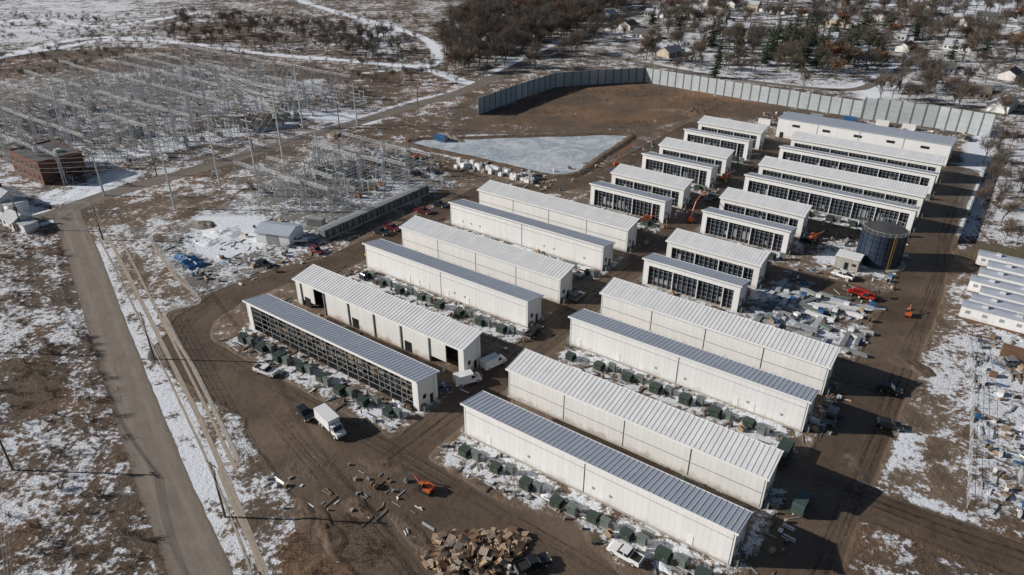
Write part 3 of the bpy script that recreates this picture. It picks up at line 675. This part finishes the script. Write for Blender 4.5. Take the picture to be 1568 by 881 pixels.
# ------------------------------------------------------------------ substations
def gantry(mb,x0,x1,y,h,k='steel'):
    for x in(x0,x1):
        for dx,dy in((-.5,-.5),(.5,-.5),(.5,.5),(-.5,.5)): mb.tube((x+dx,y+dy,0),(x+dx*.4,y+dy*.4,h+1.5),.09,.08,k,3,False)
        for j in range(int(h/2.2)):
            z=j*2.2; mb.tube((x-.5,y-.5,z),(x+.45,y-.45,z+2.2),.06,.06,k,3,False); mb.tube((x+.5,y+.5,z),(x-.45,y+.45,z+2.2),.06,.06,k,3,False)
        if random.random()<.5: mb.tube((x,y,h+1.5),(x,y,h+5),.07,.03,k,3,False)
    for dy in(-.35,.35):
        for z in(h-.4,h+.4): mb.tube((x0,y+dy,z),(x1,y+dy,z),.09,.09,k,3,False)
    n=int(abs(x1-x0)/2)
    for j in range(n):
        a_=x0+(x1-x0)*j/n; b_=x0+(x1-x0)*(j+1)/n; mb.tube((a_,y-.35,h-.4),(b_,y-.35,h+.4),.06,.06,k,3,False); mb.tube((a_,y+.35,h+.4),(b_,y-.35,h+.4),.06,.06,k,3,False)
    for j in range(3):
        x=x0+(x1-x0)*(j+1)/4; mb.tube((x,y,h-.4),(x,y,h-2.2),.12,.12,'steeld',5)
def busunit(mb,x,y,h=4.5):
    k=random.choice(['steel','steel','steeld'])
    for dx in(-1.4,1.4): mb.tube((x+dx,y,0),(x+dx,y,h-1.6),.11,.11,k,4)
    mb.b2(x-2.1,x+2.1,y-.12,y+.12,h-1.6,h-1.4,k)
    for dx in(-1.8,0,1.8): mb.tube((x+dx,y,h-1.4),(x+dx,y,h),.14,.1,random.choice(['grey','steel','steeld','rust']),5)
def breaker(mb,x,y):
    mb.b2(x-1.3,x+1.3,y-.5,y+.5,.6,1.5,random.choice(['grey','steel','rust']))
    for dx in(-1.0,0,1.0):
        mb.tube((x+dx,y-.3,1.5),(x+dx,y-.7,3.0),.12,.08,'rust',6); mb.tube((x+dx,y+.3,1.5),(x+dx,y+.7,3.0),.12,.08,'steeld',6)
    for dx in(-1.1,1.1): mb.b2(x+dx-.1,x+dx+.1,y-.4,y+.4,0,.6,'steeld')
def bigtrafo(mb,x,y):
    mb.b2(x-4,x+4,y-3,y+3,0,.25,'conc'); mb.b2(x-2.5,x+2.5,y-1.4,y+1.4,.25,3.6,'grey')
    for i in range(10): mb.b2(x-2.4+i*.52,x-2.2+i*.52,y-2.5,y-1.4,.8,3.2,'greyg'); mb.b2(x-2.4+i*.52,x-2.2+i*.52,y+1.4,y+2.5,.8,3.2,'greyg')
    mb.tube((x-2.2,y+1,4.6),(x+1.5,y+1,4.6),.5,.5,'grey',8)
    for dx in(-1.5,0,1.5): mb.tube((x+dx,y-.4,3.6),(x+dx*1.3,y-.7,5.8),.2,.1,'rust',6)
def substation(name,s0,s1,t0,t1,gx,gy,h,dens):
    mb=MB(); W=s1-s0; D=t1-t0; nx_=int(W/gx); ny_=int(D/gy)
    for j in range(ny_+1):
        hj=h+random.choice([0,0,2,4])
        for i in range(nx_):
            if random.random()<.85: gantry(mb,i*gx,(i+1)*gx-.1,j*gy+random.uniform(-.8,.8),hj)
    for j in range(int(D/4)):
        for i in range(int(W/6)):
            q_=random.random(); x,y=i*6+3+random.uniform(-.4,.4),j*4+2
            if q_<dens*.6: busunit(mb,x,y,[3.6,4.5,6.5][j%3])
            elif q_<dens*.8: breaker(mb,x,y)
            elif q_<dens*.84: mb.tube((x,y,0),(x,y,h+8),.14,.05,'steel',5)
    for i in range(nx_):
        for dx in(.2,.4,.6,.8):
            x=(i+dx)*gx
            mb.tube((x,0,h-2.2),(x,D,h-2.2),.06,.06,'steel',3,False); mb.tube((x,0,4.6),(x,D,4.6),.06,.06,'steel',3,False)
    for k in range(max(2,int(W*D/2500))): bigtrafo(mb,random.uniform(8,W-8),random.uniform(8,D-8))
    mb.obj(name,None,S(s0,t0),ROT,recalc=False)
substation('electrical_substation',-405,-258,100,245,14,17,11,.85)
substation('electrical_substation',-212,-166,134,184,11.5,12,8,.9)
mb=MB(); mb.b2(-3.7,3.7,-1.6,1.6,0,.4,'conc'); mb.b2(-3.5,3.5,-1.45,1.45,.4,3.2,'greyg'); mb.prism_x([(-1.6,3.2),(1.6,3.2),(1.6,3.3),(0,3.5),(-1.6,3.3)],-3.65,3.65,'grey')
for x in(-2.5,0,2.5): mb.b2(x-.45,x+.45,-1.5,-1.451,.5,2.6,'dframe'); mb.b2(x+.7,x+1.1,-1.6,-1.451,1.4,2.2,'grey')
SW=mb.mesh('switchgear_house')
for t in (126,133.8,141.6,149.4,157.2,165): place('switchgear_house',SW,S(-157,t),ROT+math.pi/2)
# ------------------------------------------------------------------ poles and lines
def monopole(u,v,h,k='steel',arm=3):
    p=G(u,v); mb=MB(); mb.tube((0,0,0),(0,0,h),.38 if h>16 else .22,.18 if h>16 else .14,k,8)
    at=[]
    lv=(h-1,h-4,h-7) if h>16 else (h-.4,)
    for z in lv:
        mb.box((0,0,z),(arm*2 if h>16 else 2.6,.16,.16),k,0)
        for x in((-arm,arm) if h>16 else(-1.2,0,1.2)):
            mb.tube((x,0,z),(x,0,z-1.3 if h>16 else z+.3),.09,.09,'grey',5); at.append((x,z-1.3 if h>16 else z+.3))
    if h<=16: mb.tube((.35,0,h-2.6),(.35,0,h-1.5),.22,.22,'grey',8)
    o=mb.obj('transmission_pole' if h>16 else 'utility_pole',None,p,ROT); 
    return [(p[0]+x*E1[0],p[1]+x*E1[1],z) for x,z in at]
T=[monopole(*a_) for a_ in [(268,320,24),(338,290,21),(392,268,21),(434,248,30),(464,196,34),(547,192,18)]]
T2=[monopole(*a_) for a_ in [(160,300,20),(490,262,17)]]
U=[monopole(u,v,12,'pole') for u,v in [(158,368),(236,550),(345,792),(420,965)]]
U2=[monopole(u,v,12,'pole') for u,v in [(35,352),(158,368)]]
U3=[monopole(u,v,10,'pole') for u,v in [(240,268),(388,232),(520,196),(640,163)]]
U4=[monopole(u,v,12,'pole') for u,v in [(-30,340),(-25,540),(20,720),(60,990)]]
far=[monopole(-60,200,26),monopole(-140,330,24),monopole(300,155,26),monopole(350,165,22),monopole(100,215,26)]
def wires(name,pairs,r=.03):
    mb=MB()
    for a_,b_ in pairs:
        for p,q_ in zip(a_,b_):
            L=math.dist(p,q_); sag=L*.022; pr=None
            for i in range(13):
                f=i/12; c_=(p[0]+(q_[0]-p[0])*f,p[1]+(q_[1]-p[1])*f,p[2]+(q_[2]-p[2])*f-4*sag*f*(1-f))
                if pr: mb.tube(pr,c_,r,r,'wire',3,False)
                pr=c_
    mb.obj(name,recalc=False)
wires('power_lines',[(T[0],T[1]),(T[1],T[2]),(T[2],T[3]),(T[3],T[4]),(T[4],T[5]),(far[1],T[0]),(far[0],far[4]),(far[4],far[2]),(far[2],T[4]),(far[3],T[3]),(far[1],far[4]),(T2[0],T[0]),(T[2],T2[1]),(far[0],T[3])],.055)
wires('utility_lines',[(U[0],U[1]),(U[1],U[2]),(U[2],U[3]),(U2[0],U2[1]),(U3[0],U3[1]),(U3[1],U3[2]),(U3[2],U3[3]),(U2[1],U3[0]),(U4[0],U4[1]),(U4[1],U4[2]),(U4[2],U4[3])],.035)
# ------------------------------------------------------------------ other buildings
par=place('brick_building',None,S(-294,96),ROT); mb=MB(); L,D,H=23,15,8
mb.b2(0,L,0,D,0,H,'brick'); mb.obj('walls',par); mb=MB(); mb.b2(.4,L-.4,.4,D-.4,H+.004,H+.06,'tar')
for a_ in((-.1,L+.1,-.1,.35),(-.1,L+.1,D-.35,D+.1),(-.1,.35,.352,D-.352),(L-.35,L+.1,.352,D-.352)): mb.b2(*a_,H+.002,H+.5,'brick')
mb.b2(8,11,5,8,H+.06,H+1.6,'grey'); mb.b2(15,17,9,11,H+.06,H+1.2,'steel'); mb.obj('roof',par); mb=MB()
for z in(1.2,4.8):
    for i in range(6): mb.b2(1.6+i*3.6,2.9+i*3.6,-.05,-.004,z,z+1.8,'glass'); mb.b2(1.5+i*3.6,3.0+i*3.6,-.12,-.004,z-.16,z-.02,'conc')
    for i in range(4): mb.b2(L+.004,L+.05,1.4+i*3.6,2.7+i*3.6,z,z+1.8,'glass'); mb.b2(L+.004,L+.12,1.3+i*3.6,2.8+i*3.6,z-.16,z-.02,'conc')
mb.obj('windows',par)
def house(u,v,rz,L=13,D=8.5,h=3.2,sid=0,shin=0,name='house'):
    par=place(name,None,G(u,v),rz); mb=MB(); k='sid%d'%sid; r=h+D*.28
    mb.prism_x([(-D/2,0),(D/2,0),(D/2,h),(0,r),(-D/2,h)],-L/2,L/2,k); mb.b2(L/2,L/2+5,-D/2+1,D/2-1,0,2.7,k); mb.obj('walls',par)
    mb=MB(); o=.5; dz=o*.56; mb.prism_x([(-D/2-o,h-dz),(0,r+.004),(D/2+o,h-dz),(D/2+o,h-dz+.2),(0,r+.22),(-D/2-o,h-dz+.2)],-L/2-.4,L/2+.4,'shin%d'%shin)
    mb.b2(L/2+.41,L/2+5.3,-D/2+.7,D/2-.7,2.71,2.9,'shin%d'%shin); mb.b2(-2,-1.1,.3,1.2,r-.6,r+1,'brick'); mb.obj('roof',par)
    mb=MB()
    for x in(-4.5,-2,2.2,4.6): mb.b2(x-.6,x+.6,-D/2-.05,-D/2-.004,1,2.3,'glass'); mb.b2(x-.6,x+.6,D/2+.004,D/2+.05,1,2.3,'glass')
    mb.b2(-.5,.5,-D/2-.06,-D/2-.004,0,2.1,'trim'); mb.b2(L/2+1,L/2+4,-D/2+.94,-D/2+.996,0,2.2,'trim'); mb.obj('windows_and_door',par)
HS=[(1045,24),(1085,52),(985,57),(1122,10),(1150,16),(1182,20),(962,44),(1476,38),(1322,84),(1532,168),(1492,148),(932,27),(1242,22),(1420,22),(1100,33),(1386,78),(1025,85),(1265,62),(1000,25),(1200,50),(1560,60),(1350,30),(1300,12),(1440,110),(1545,120),(1060,70),(1130,52),(1370,60),(1280,40),(1020,8),(1080,8),(1460,75),(1510,30)]
for i,(u,v) in enumerate(HS):
    house(u,v,ROT+R(random.choice([0,90,12,80])),random.uniform(11,15),random.uniform(8,10),random.choice([3.2,3.4,5.4]),[0,4,1,4,2,3][i%6],random.choice([0,1,2,2]))
house(8,312,ROT,12,8,3.4,4,2,'workshop'); house(30,345,ROT,8,6,2.8,4,2,'shed')
mb=MB(); mb.prism_x([(-4,0),(4,0),(4,3.4),(0,4.6),(-4,3.4)],-5.5,5.5,'wall'); mb.prism_x([(-4.4,3.28),(0,4.61),(4.4,3.28),(4.4,3.42),(0,4.76),(-4.4,3.42)],-5.8,5.8,'roofA'); mb.b2(-2,2,-4.05,-4.004,0,3,'grey'); mb.obj('storage_shed',None,G(430,366),ROT+R(20),)
house(392,197,ROT+R(60),14,6,4,1,1,'control_house')
def trailer(L):
    mb=MB(); mb.b2(0,L,0,3.6,.5,3.4,'wall'); mb.prism_x([(-.2,3.41),(3.8,3.41),(3.8,3.5),(1.8,3.75),(-.2,3.5)],-.2,L+.2,'roofA')
    for i in range(int(L/3.5)): mb.b2(1+i*3.5,2.0+i*3.5,-.04,-.004,1.8,2.6,'frame')
    mb.b2(.2,L-.2,.2,3.4,.0,.499,'rust'); mb.b2(L/2-.5,L/2+.5,-.9,-.05,0,.5,'conc')
    for i in range(3): mb.b2(4+i*7,5.2+i*7,1,2.2,3.72,4.3,'steel')
    return mb.mesh('modular_trailer')
TL=trailer(34)
for i,t in enumerate([182,187,192.5,198,204,210,216]): place('modular_trailer',TL,S(2.5+(i%3)*1.4,t),ROT)
# ------------------------------------------------------------------ laydown, pallets, debris
from mathutils import noise as mn
def ellipse_mound(name,u,v,rx,ry,h,k,rz=0,seed=0):
    mb=MB(); n,mr=32,10; vs=[]
    for j in range(mr+1):
        r=j/mr
        for i in range(n):
            a_=2*math.pi*i/n; x,y=rx*r*math.cos(a_),ry*r*math.sin(a_); w=1+.45*mn.noise(Vector((math.cos(a_)*1.5+seed,math.sin(a_)*1.5,seed)))
            z=h*(1-r*r)**1.2*(1+.7*mn.noise(Vector((x*.6+seed,y*.6,seed*1.7))))+.25*mn.noise(Vector((x*1.2,y*1.2+seed,0)))*(1-r)
            vs.append((x*w,y*w,z-.06*(r>.95)))
    fs=[(j*n+i,j*n+(i+1)%n,(j+1)*n+(i+1)%n,(j+1)*n+i) for j in range(mr) for i in range(n)]
    mb.add(vs,fs,k); mb.obj(name,None,G(u,v),rz,smooth=True)
for i,a_ in enumerate([(340,358,7,4,.7,'snow'),(318,372,4,2.5,.5,'snow'),(310,345,6,3,1.0,'soill'),(520,205,6,3,1.0,'soill'),(600,222,8,4,1.0,'soill'),(470,790,5,2.5,.4,'soil'),(585,715,5,2,.4,'soil'),(550,780,4,2,.4,'soil'),(500,815,6,2.5,.5,'soil'),
    (1060,175,14,5,2,'soil'),(690,210,10,3,1.0,'soill'),(1395,560,5,3,.4,'soil'),(1015,865,2,1,.3,'snow'),(1250,645,2.5,1,.35,'snow'),(610,620,2,.8,.3,'snow'),(835,758,2.2,.8,.3,'snow'),(905,795,2.2,.8,.3,'snow')]):
    ellipse_mound({'snow':'snow_pile','soil':'dirt_mound','soill':'gravel_mound'}[a_[5]],*a_[:6],rz=ROT+random.uniform(-.4,.4),seed=i*3.1+1)
def pallet(mb,c,rz,tl,k):
    cr,sr=math.cos(rz),math.sin(rz)
    def sub(o,d):
        p=tl@Vector(o); mb.box((c[0]+p.x*cr-p.y*sr,c[1]+p.x*sr+p.y*cr,c[2]+p.z),d,k,rz,tl)
    for y in(-.55,0,.55): sub((0,y,-.06),(1.3,.12,.12))
    for i in range(6): sub((-.6+i*.24,0,.03),(.17,1.2,.05))
for (u,v,rx,ry,n,hh) in [(722,852,8,5.2,300,1.8),(520,208,5,3,30,.9)]:
    mb=MB(); 
    for i in range(n):
        r=math.sqrt(random.random()); a_=random.uniform(0,6.28); z=.2+random.random()*hh*(1-r*.75); rj=1+.2*math.sin(a_*3+1)
        if random.random()<.62: pallet(mb,(rx*r*rj*math.cos(a_),ry*r*rj*math.sin(a_),z),random.uniform(0,3.1),Euler((random.uniform(-.5,.5),random.uniform(-.5,.5),0)).to_matrix(),random.choice(['wood','woodd','wood','tan','rust']))
        else: mb.box((rx*r*rj*math.cos(a_),ry*r*rj*math.sin(a_),z),(random.uniform(.5,1.8),random.uniform(.15,.8),random.uniform(.08,.4)),random.choice(['wood','woodd','rust','wood','woodg']),random.uniform(0,3),Euler((random.uniform(-.4,.4),random.uniform(-.4,.4),0)).to_matrix())
    mb.obj('wood_pallet_pile',None,G(u,v),.3)
mb=MB()
for i in range(85):
    s=random.uniform(-13,12); t=random.uniform(-13,12); L=random.uniform(3,8); w=random.uniform(.6,1.6); rz=random.choice([0,0,math.pi/2,math.pi/2,.3,-.4,1.1]); k=random.choice(['steel','grey','roofA','grey','steeld','steel','greyg','steeld','white'])
    nn=int(w/.22)
    for z in range(random.randint(1,3)):
        for j in range(nn):
            o=(j-nn/2)*.22; mb.box((s-o*math.sin(rz),t+o*math.cos(rz),.2+z*.28),(L*random.uniform(.9,1),.17,.22),k,rz)
    if random.random()<.15: mb.box((s,t,1.1),(1.2,1.2,.6),random.choice(['blue','white','wood']),rz)
mb.obj('steel_laydown_stack',None,S(-25.5,164),ROT)
def debris(name,polys,n,scale=1,keys=('woodd','woodg','white','grey','steel','steeld','greyg','rust','tan','dframe','dframe','green')):
    mb=MB()
    for poly,w in polys:
        p=np.array(poly); x0,y0=p.min(0); x1,y1=p.max(0); c_=0; tries=0
        while c_<n*w and tries<n*w*20:
            tries+=1; x,y=random.uniform(x0,x1),random.uniform(y0,y1)
            if sdf_poly(poly,np.array([x]),np.array([y]))[0]>0: continue
            c_+=1; rz=random.choice([ROT,ROT+math.pi/2,random.uniform(0,3)]); q_=random.random(); k=random.choice(keys)
            if q_<.45:
                L=random.uniform(.8,3)*scale; mb.box((x,y,.08),(L,random.uniform(.1,.25),.1),k,rz)
                if random.random()<.5: mb.box((x+.3,y+.3,.2),(L*.9,random.uniform(.1,.4),.1),k,rz+random.uniform(-.2,.2))
            elif q_<.55:
                for j in range(3): mb.tube((x-math.cos(rz)*1.3,y+j*.22-math.sin(rz)*1.3,.1),(x+math.cos(rz)*1.3,y+j*.22+math.sin(rz)*1.3,.1),.08,.08,k,6)
            elif q_<.64: mb.tube((x,y,0),(x,y,random.uniform(.4,.9)),.28,.28,k,9)
            elif q_<.69:
                for j in(0,1): mb.tube((x-math.sin(rz)*(.35*(2*j-1)),y+math.cos(rz)*(.35*(2*j-1)),.6),(x-math.sin(rz)*(.42*(2*j-1)),y+math.cos(rz)*(.42*(2*j-1)),.6),.6,.6,'wood',12)
                mb.tube((x-math.sin(rz)*.35,y+math.cos(rz)*.35,.6),(x+math.sin(rz)*.35,y-math.cos(rz)*.35,.6),.35,.35,'black',10)
            else:
                a_,b_,c2=random.uniform(.3,1.2)*scale,random.uniform(.3,.9)*scale,random.uniform(.2,.9)*scale
                mb.box((x,y,c2/2),(a_,b_,c2),k,rz)
                if random.random()<.4: mb.box((x+.1,y,c2+.06),(a_*1.1,b_*1.05,.08),random.choice(['wood','white','grey','tan']),rz)
    mb.obj(name)
pl=[]
for i,t0 in enumerate(rows):
    for s0,s1 in ((-135,-80),(-69,-15)):
        if i>=3 and s0<-100: s0=-108
        if i in(2,3) and s0>-70: s1=-42
        pl.append((sp([(s0,t0-8.5),(s1,t0-8.5),(s1,t0-.8),(s0,t0-.8)]),.75)); pl.append((sp([(s0,t0+20.5),(s1,t0+20.5),(s1,t0+23.5),(s0,t0+23.5)]),.25)); pl.append((sp([(s0,t0+7),(s1,t0+7),(s1,t0+13.5),(s0,t0+13.5)]),.15))
debris('construction_debris',pl,100,.85)
debris('construction_debris',[(gp([(470,225),(620,230),(850,262),(940,240),(1000,215),(1060,200),(1150,240),(1100,300),(1000,350),(900,300),(760,285),(560,262)]),3.6),(sp([(-40,150),(-13,150),(-13,225),(-40,225)]),1.5),(gp([(1190,175),(1480,205),(1470,215),(1190,190)]),1.4),
    (gp([(250,370),(420,330),(520,380),(400,430),(300,450)]),1.4),(gp([(1205,190),(1215,175),(1180,170),(1150,185)]),.3)],100,1.1,('wood','white','grey','steel','steeld','greyg','rust','tan','dframe','blue','white','grey'))
debris('scrap_yard',[(gp([(1490,515),(1600,520),(1600,700),(1520,790),(1486,700)]),1.3),(gp([(1500,690),(1640,700),(1640,820),(1520,780)]),.35)],100,1.2,('grey','steel','greyg','woodd','tan','white','steeld','dframe','rust','blue'))
debris('scattered_lumber',[(gp([(540,700),(600,720),(660,790),(620,830),(500,770)]),.4),(gp([(650,800),(820,820),(830,881),(660,881)]),.4),(gp([(390,720),(520,740),(500,800),(400,780)]),.2)],80,.7,('woodg','woodd','woodd','steeld','white','grey'))
debris('construction_debris',[(sp([(-15,80),(-10,80),(-10,99),(-15,99)]),.5),(sp([(-15,118),(-11,118),(-11,137),(-15,137)]),.5),(sp([(-79,80),(-76,80),(-76,260),(-79,260)]),.8),(sp([(-139,80),(-134,80),(-134,175),(-139,175)]),.7)],80,.85)
mb=MB()
for i in range(75):
    f=random.random(); u=700+f*125+random.uniform(-6,6); v=252+f*26+random.uniform(-5,5); x,y=G(u,v)
    h=random.choice([1.1,1.1,2.1]); mb.box((x,y,h/2),(1.5,1.3,h),random.choice(['white','white','grey']),ROT+random.uniform(-.2,.2)); mb.tube((x,y,h),(x,y,h+.2),.3,.2,'white',6)
mb.obj('bulk_bags')
for u,v in [(290,402),(300,408),(281,396)]:
    mb=MB(); mb.prism_x([(-1.4,0),(1.4,0),(1.2,.7),(.2,1.25),(-1.0,.8)],-2.2,2.2,'blue'); mb.box((0,0,1.05),(.3,2,.3),'white'); mb.obj('tarp_covered_stack',None,G(u,v),random.uniform(0,3))
def container(k):
    mb=MB(); mb.b2(0,6,0,2.4,.1,2.6,k)
    for i in range(20): mb.b2(.15+i*.29,.28+i*.29,-.05,-.002,.2,2.5,k); mb.b2(.15+i*.29,.28+i*.29,2.402,2.45,.2,2.5,k)
    mb.b2(6.0,6.06,.1,1.15,.2,2.5,'grey'); mb.b2(6,6.06,1.25,2.3,.2,2.5,'grey'); mb.b2(0,6,0,2.4,0,.099,'dframe'); return mb.mesh('shipping_container')
CT={k:container(k) for k in('white','green','rust','grey','blue','orange')}
for u,v,k,r in [(1200,716,'green',90),(560,252,'rust',0),(590,252,'rust',0),(520,282,'grey',0),(1530,545,'rust',0),(1160,190,'white',0),(1290,186,'blue',0),(1340,192,'white',0),(1240,182,'grey',0),(1380,198,'white',0),(1560,740,'grey',10),(470,345,'grey',20),(665,215,'blue',0)]:
    place('shipping_container',CT[k],G(u,v),ROT+R(r),sc=.9)
# ------------------------------------------------------------------ vegetation
def bare_tree(seed,h,tk):
    random.seed(seed); mb=MB()
    def grow(p,d,L,r,lv):
        q_=p+d*L; mb.tube(p,q_,r,r*.62,'bark',4 if lv<2 else 3,False)
        if lv>=3:
            for i in range(7):
                dd=(d+Vector((random.gauss(0,.5),random.gauss(0,.5),random.gauss(.15,.4)))).normalized(); a_=p+d*L*random.uniform(.3,1); e=a_+dd*L*random.uniform(.8,1.5)
                mb.blade(a_,e,.085,tk); m_=a_+(e-a_)*.5
                mb.blade(m_,m_+(dd+Vector((random.gauss(0,.7),random.gauss(0,.7),.2))).normalized()*L*.7,.06 if tk!='leafr' else .35,tk)
            return
        for i in range([5,4,4][lv]):
            f=1 if i==0 else random.uniform(.45,1); b_=p+d*L*f; sp_=[.6,.6,.7][lv]
            dd=(d+Vector((random.gauss(0,sp_),random.gauss(0,sp_),random.uniform(.05,.5)))).normalized()
            grow(b_,dd,L*random.uniform(.58,.78) if lv else h*.28*random.uniform(.8,1.2),r*.55,lv+1)
    grow(Vector((0,0,0)),Vector((random.gauss(0,.05),random.gauss(0,.05),1)).normalized(),h*.36,h*.018,0)
    return mb.mesh('bare_tree',recalc=False)
def shrub(seed,h,tk):
    random.seed(seed); mb=MB()
    for i in range(14):
        d=Vector((random.gauss(0,.45),random.gauss(0,.45),1)).normalized(); p=Vector((random.gauss(0,.3),random.gauss(0,.3),0)); q_=p+d*h*random.uniform(.5,.9); mb.tube(p,q_,.03,.015,'bark',3,False)
        for j in range(6):
            a_=p+(q_-p)*random.uniform(.3,1); mb.blade(a_,a_+(d+Vector((random.gauss(0,.6),random.gauss(0,.6),.1))).normalized()*h*.4,.06,tk)
    return mb.mesh('shrub',recalc=False)
def conifer(seed,h):
    random.seed(seed); mb=MB(); mb.tube((0,0,0),(0,0,h),h*.018,.02,'bark',6,False); z=h*.1
    while z<h:
        R_=(1-z/h)**.8*h*.24*random.uniform(.6,1.25)+.2; n=random.randint(6,9)
        for i in range(n):
            a_=random.uniform(0,6.28); L=R_*random.uniform(.55,1.2); d=Vector((math.cos(a_),math.sin(a_),random.uniform(-.3,.1)))
            p=Vector((0,0,z)); mb.blade(p,p+d*L,.5*L*.4+.15,'needle')
            for j in range(5):
                b_=p+d*L*random.uniform(.3,.95); e=b_+Vector((random.gauss(0,.5),random.gauss(0,.5),random.uniform(-.3,.2)))*L*.4; mb.blade(b_,e,.22+L*.06,'needle')
        z+=h*.035*random.uniform(.8,1.3)
    return mb.mesh('conifer',recalc=False)
def tuft(seed,k):
    random.seed(seed); mb=MB()
    for i in range(24):
        p=Vector((random.gauss(0,.8),random.gauss(0,.8),0)); mb.blade(p,p+Vector((random.gauss(0,.25),random.gauss(0,.25),random.uniform(.25,.8))),.08,k)
    return mb.mesh('tuft',recalc=False)
BT=[bare_tree(10+i,11+i*1.1,'twig' if i%3 else 'twigr') for i in range(6)]; SB=BT*3+[bare_tree(88,12,'leafr')]
SH=[shrub(30+i,2.4,'twigr' if i%2 else 'twig') for i in range(4)]; CF=[conifer(50+i,15+2*i) for i in range(4)]; TF=[tuft(70+i,'straw' if i%2 else 'strawd') for i in range(4)]
random.seed(99); HP=np.array([G(u,v) for u,v in HS])
def scatter(name,meshes,poly,dens,s0,s1,child,thr=-.15):
    par=place(name,None); p=np.array(poly); x0,y0=p.min(0); x1,y1=p.max(0); n=int((x1-x0)*(y1-y0)*dens)
    x=rng.uniform(x0,x1,n); y=rng.uniform(y0,y1,n)
    cl=np.sin(x*.045+1.3*np.sin(y*.03))*np.cos(y*.05)+rng.uniform(-.9,1.3,n)
    ok=(sdf_poly(poly,x,y)<0)&(cl>thr)
    rd=sdf_line(gp([(90,326),(240,277),(480,206),(640,160),(745,124),(860,70),(960,25),(1050,-20)]),x,y); ok&=rd>7
    if child=='bare_tree':
        dh=np.min(np.hypot(x[:,None]-HP[None,:,0],(y[:,None]+9-HP[None,:,1])*.6),axis=1) if n else 0; ok&=dh>12
        rd=sdf_line(gp([(860,70),(1010,102),(1120,121),(1290,138),(1385,102)]),x,y); ok&=rd>6
    for a_,b_ in zip(x[ok],y[ok]):
        place(child,random.choice(meshes),(a_,b_,0),random.uniform(0,6.28),par,random.uniform(s0,s1))
    return int(ok.sum())
scatter('bare_woodland',SB,gp([(670,60),(770,-20),(800,-70),(1000,-70),(940,60),(845,105),(760,125),(690,110)]),.013,.85,1.3,'bare_tree',-.5)
scatter('suburban_trees',SB,gp([(940,60),(1000,-70),(1700,-70),(1700,190),(1530,195),(1330,150),(990,100)]),.0062,.8,1.35,'bare_tree')
scatter('bare_woodland',BT,gp([(960,102),(1320,152),(1520,180),(1700,190),(1700,120),(1300,125),(960,88)]),.009,.5,.9,'bare_tree')
scatter('bare_woodland',BT,gp([(1500,215),(1700,190),(1700,380),(1490,372)]),.018,.4,.75,'bare_tree')
scatter('bare_woodland',BT,gp([(240,70),(290,28),(420,40),(620,60),(640,92),(420,78)]),.011,.45,.85,'bare_tree')
scatter('bare_woodland',BT,gp([(-100,-60),(700,-60),(690,-5),(400,10),(-100,0)]),.0045,.5,.9,'bare_tree')
scatter('bare_woodland',BT,gp([(520,60),(640,70),(600,100),(700,110),(690,135),(560,128)]),.007,.4,.7,'bare_tree')
scatter('shrub_thicket',SH,gp([(-150,20),(640,20),(740,120),(560,145),(340,98),(-150,130)]),.016,.7,1.6,'shrub')
scatter('shrub_thicket',SH,gp([(-100,330),(85,350),(120,450),(240,800),(270,900),(-100,900)]),.055,.3,.8,'shrub')
scatter('dry_brush',TF,gp([(-60,330),(85,350),(120,450),(245,800),(270,900),(-60,900)]),.14,.5,1.1,'tuft',.1)
scatter('dry_brush',TF,gp([(740,190),(850,140),(985,132),(1180,165),(1060,178),(960,200)]),.06,.8,1.5,'tuft')
scatter('dry_brush',TF,gp([(430,830),(540,785),(630,865),(650,900),(430,900)]),.5,.5,1.0,'tuft')
scatter('dry_brush',TF,gp([(1270,800),(1340,785),(1568,880),(1568,920),(1260,920)]),.12,.4,.9,'tuft')
for i,(u,v) in enumerate([(1180,80),(1200,90),(1220,85),(1235,95),(1190,60),(1245,75),(1215,70),(1260,90),(1300,100),(1320,60),(1280,55),(1100,100),(1130,92),(1340,95),(1240,60),(1170,100),(750,48),(1455,95),(1480,60),(1505,90),(1095,120),(1000,40),(1400,60),(1225,110),(1090,75),(1290,88),(1250,105),(1205,75),(1230,70),(1185,95),(1265,78),(1330,75),(1040,60),(1360,50),(1150,70)]):
    s_=random.uniform(.85,1.35); place('conifer_tree',random.choice(CF),G(u,v),random.uniform(0,6),sc=(s_*random.uniform(.8,1.3),s_*random.uniform(.8,1.3),s_))
# ------------------------------------------------------------------ camera, light
cam=bpy.data.cameras.new('camera'); cam.sensor_width=36; cam.lens=36*F/1568; cam.clip_end=30000; cam.clip_start=.5
co=bpy.data.objects.new('camera',cam); COL.objects.link(co); co.location=(0,0,CAMZ); co.rotation_euler=(R(90)-PIT,0,0); scn.camera=co
el=R(24); shd=Vector((1,-.05)).normalized()
d=Vector((shd.x*math.cos(el),shd.y*math.cos(el),-math.sin(el)))
sl=bpy.data.lights.new('sun','SUN'); sl.energy=5.0; sl.angle=R(.5); sl.color=(1,.95,.885); so=bpy.data.objects.new('sun',sl); COL.objects.link(so); so.rotation_euler=d.to_track_quat('-Z','Y').to_euler(); so.location=(-100,0,150)
w=bpy.data.worlds.new('World'); scn.world=w; w.use_nodes=True; nt=w.node_tree; bg=nt.nodes['Background']; sk=nt.nodes.new('ShaderNodeTexSky'); sk.sky_type='NISHITA'; sk.sun_disc=False; sk.sun_elevation=el; sk.sun_rotation=R(-90)
nt.links.new(sk.outputs[0],bg.inputs[0]); bg.inputs[1].default_value=.05
scn.view_settings.view_transform='Standard'; scn.view_settings.look='None'; scn.view_settings.exposure=0
print('objects',len(bpy.data.objects))
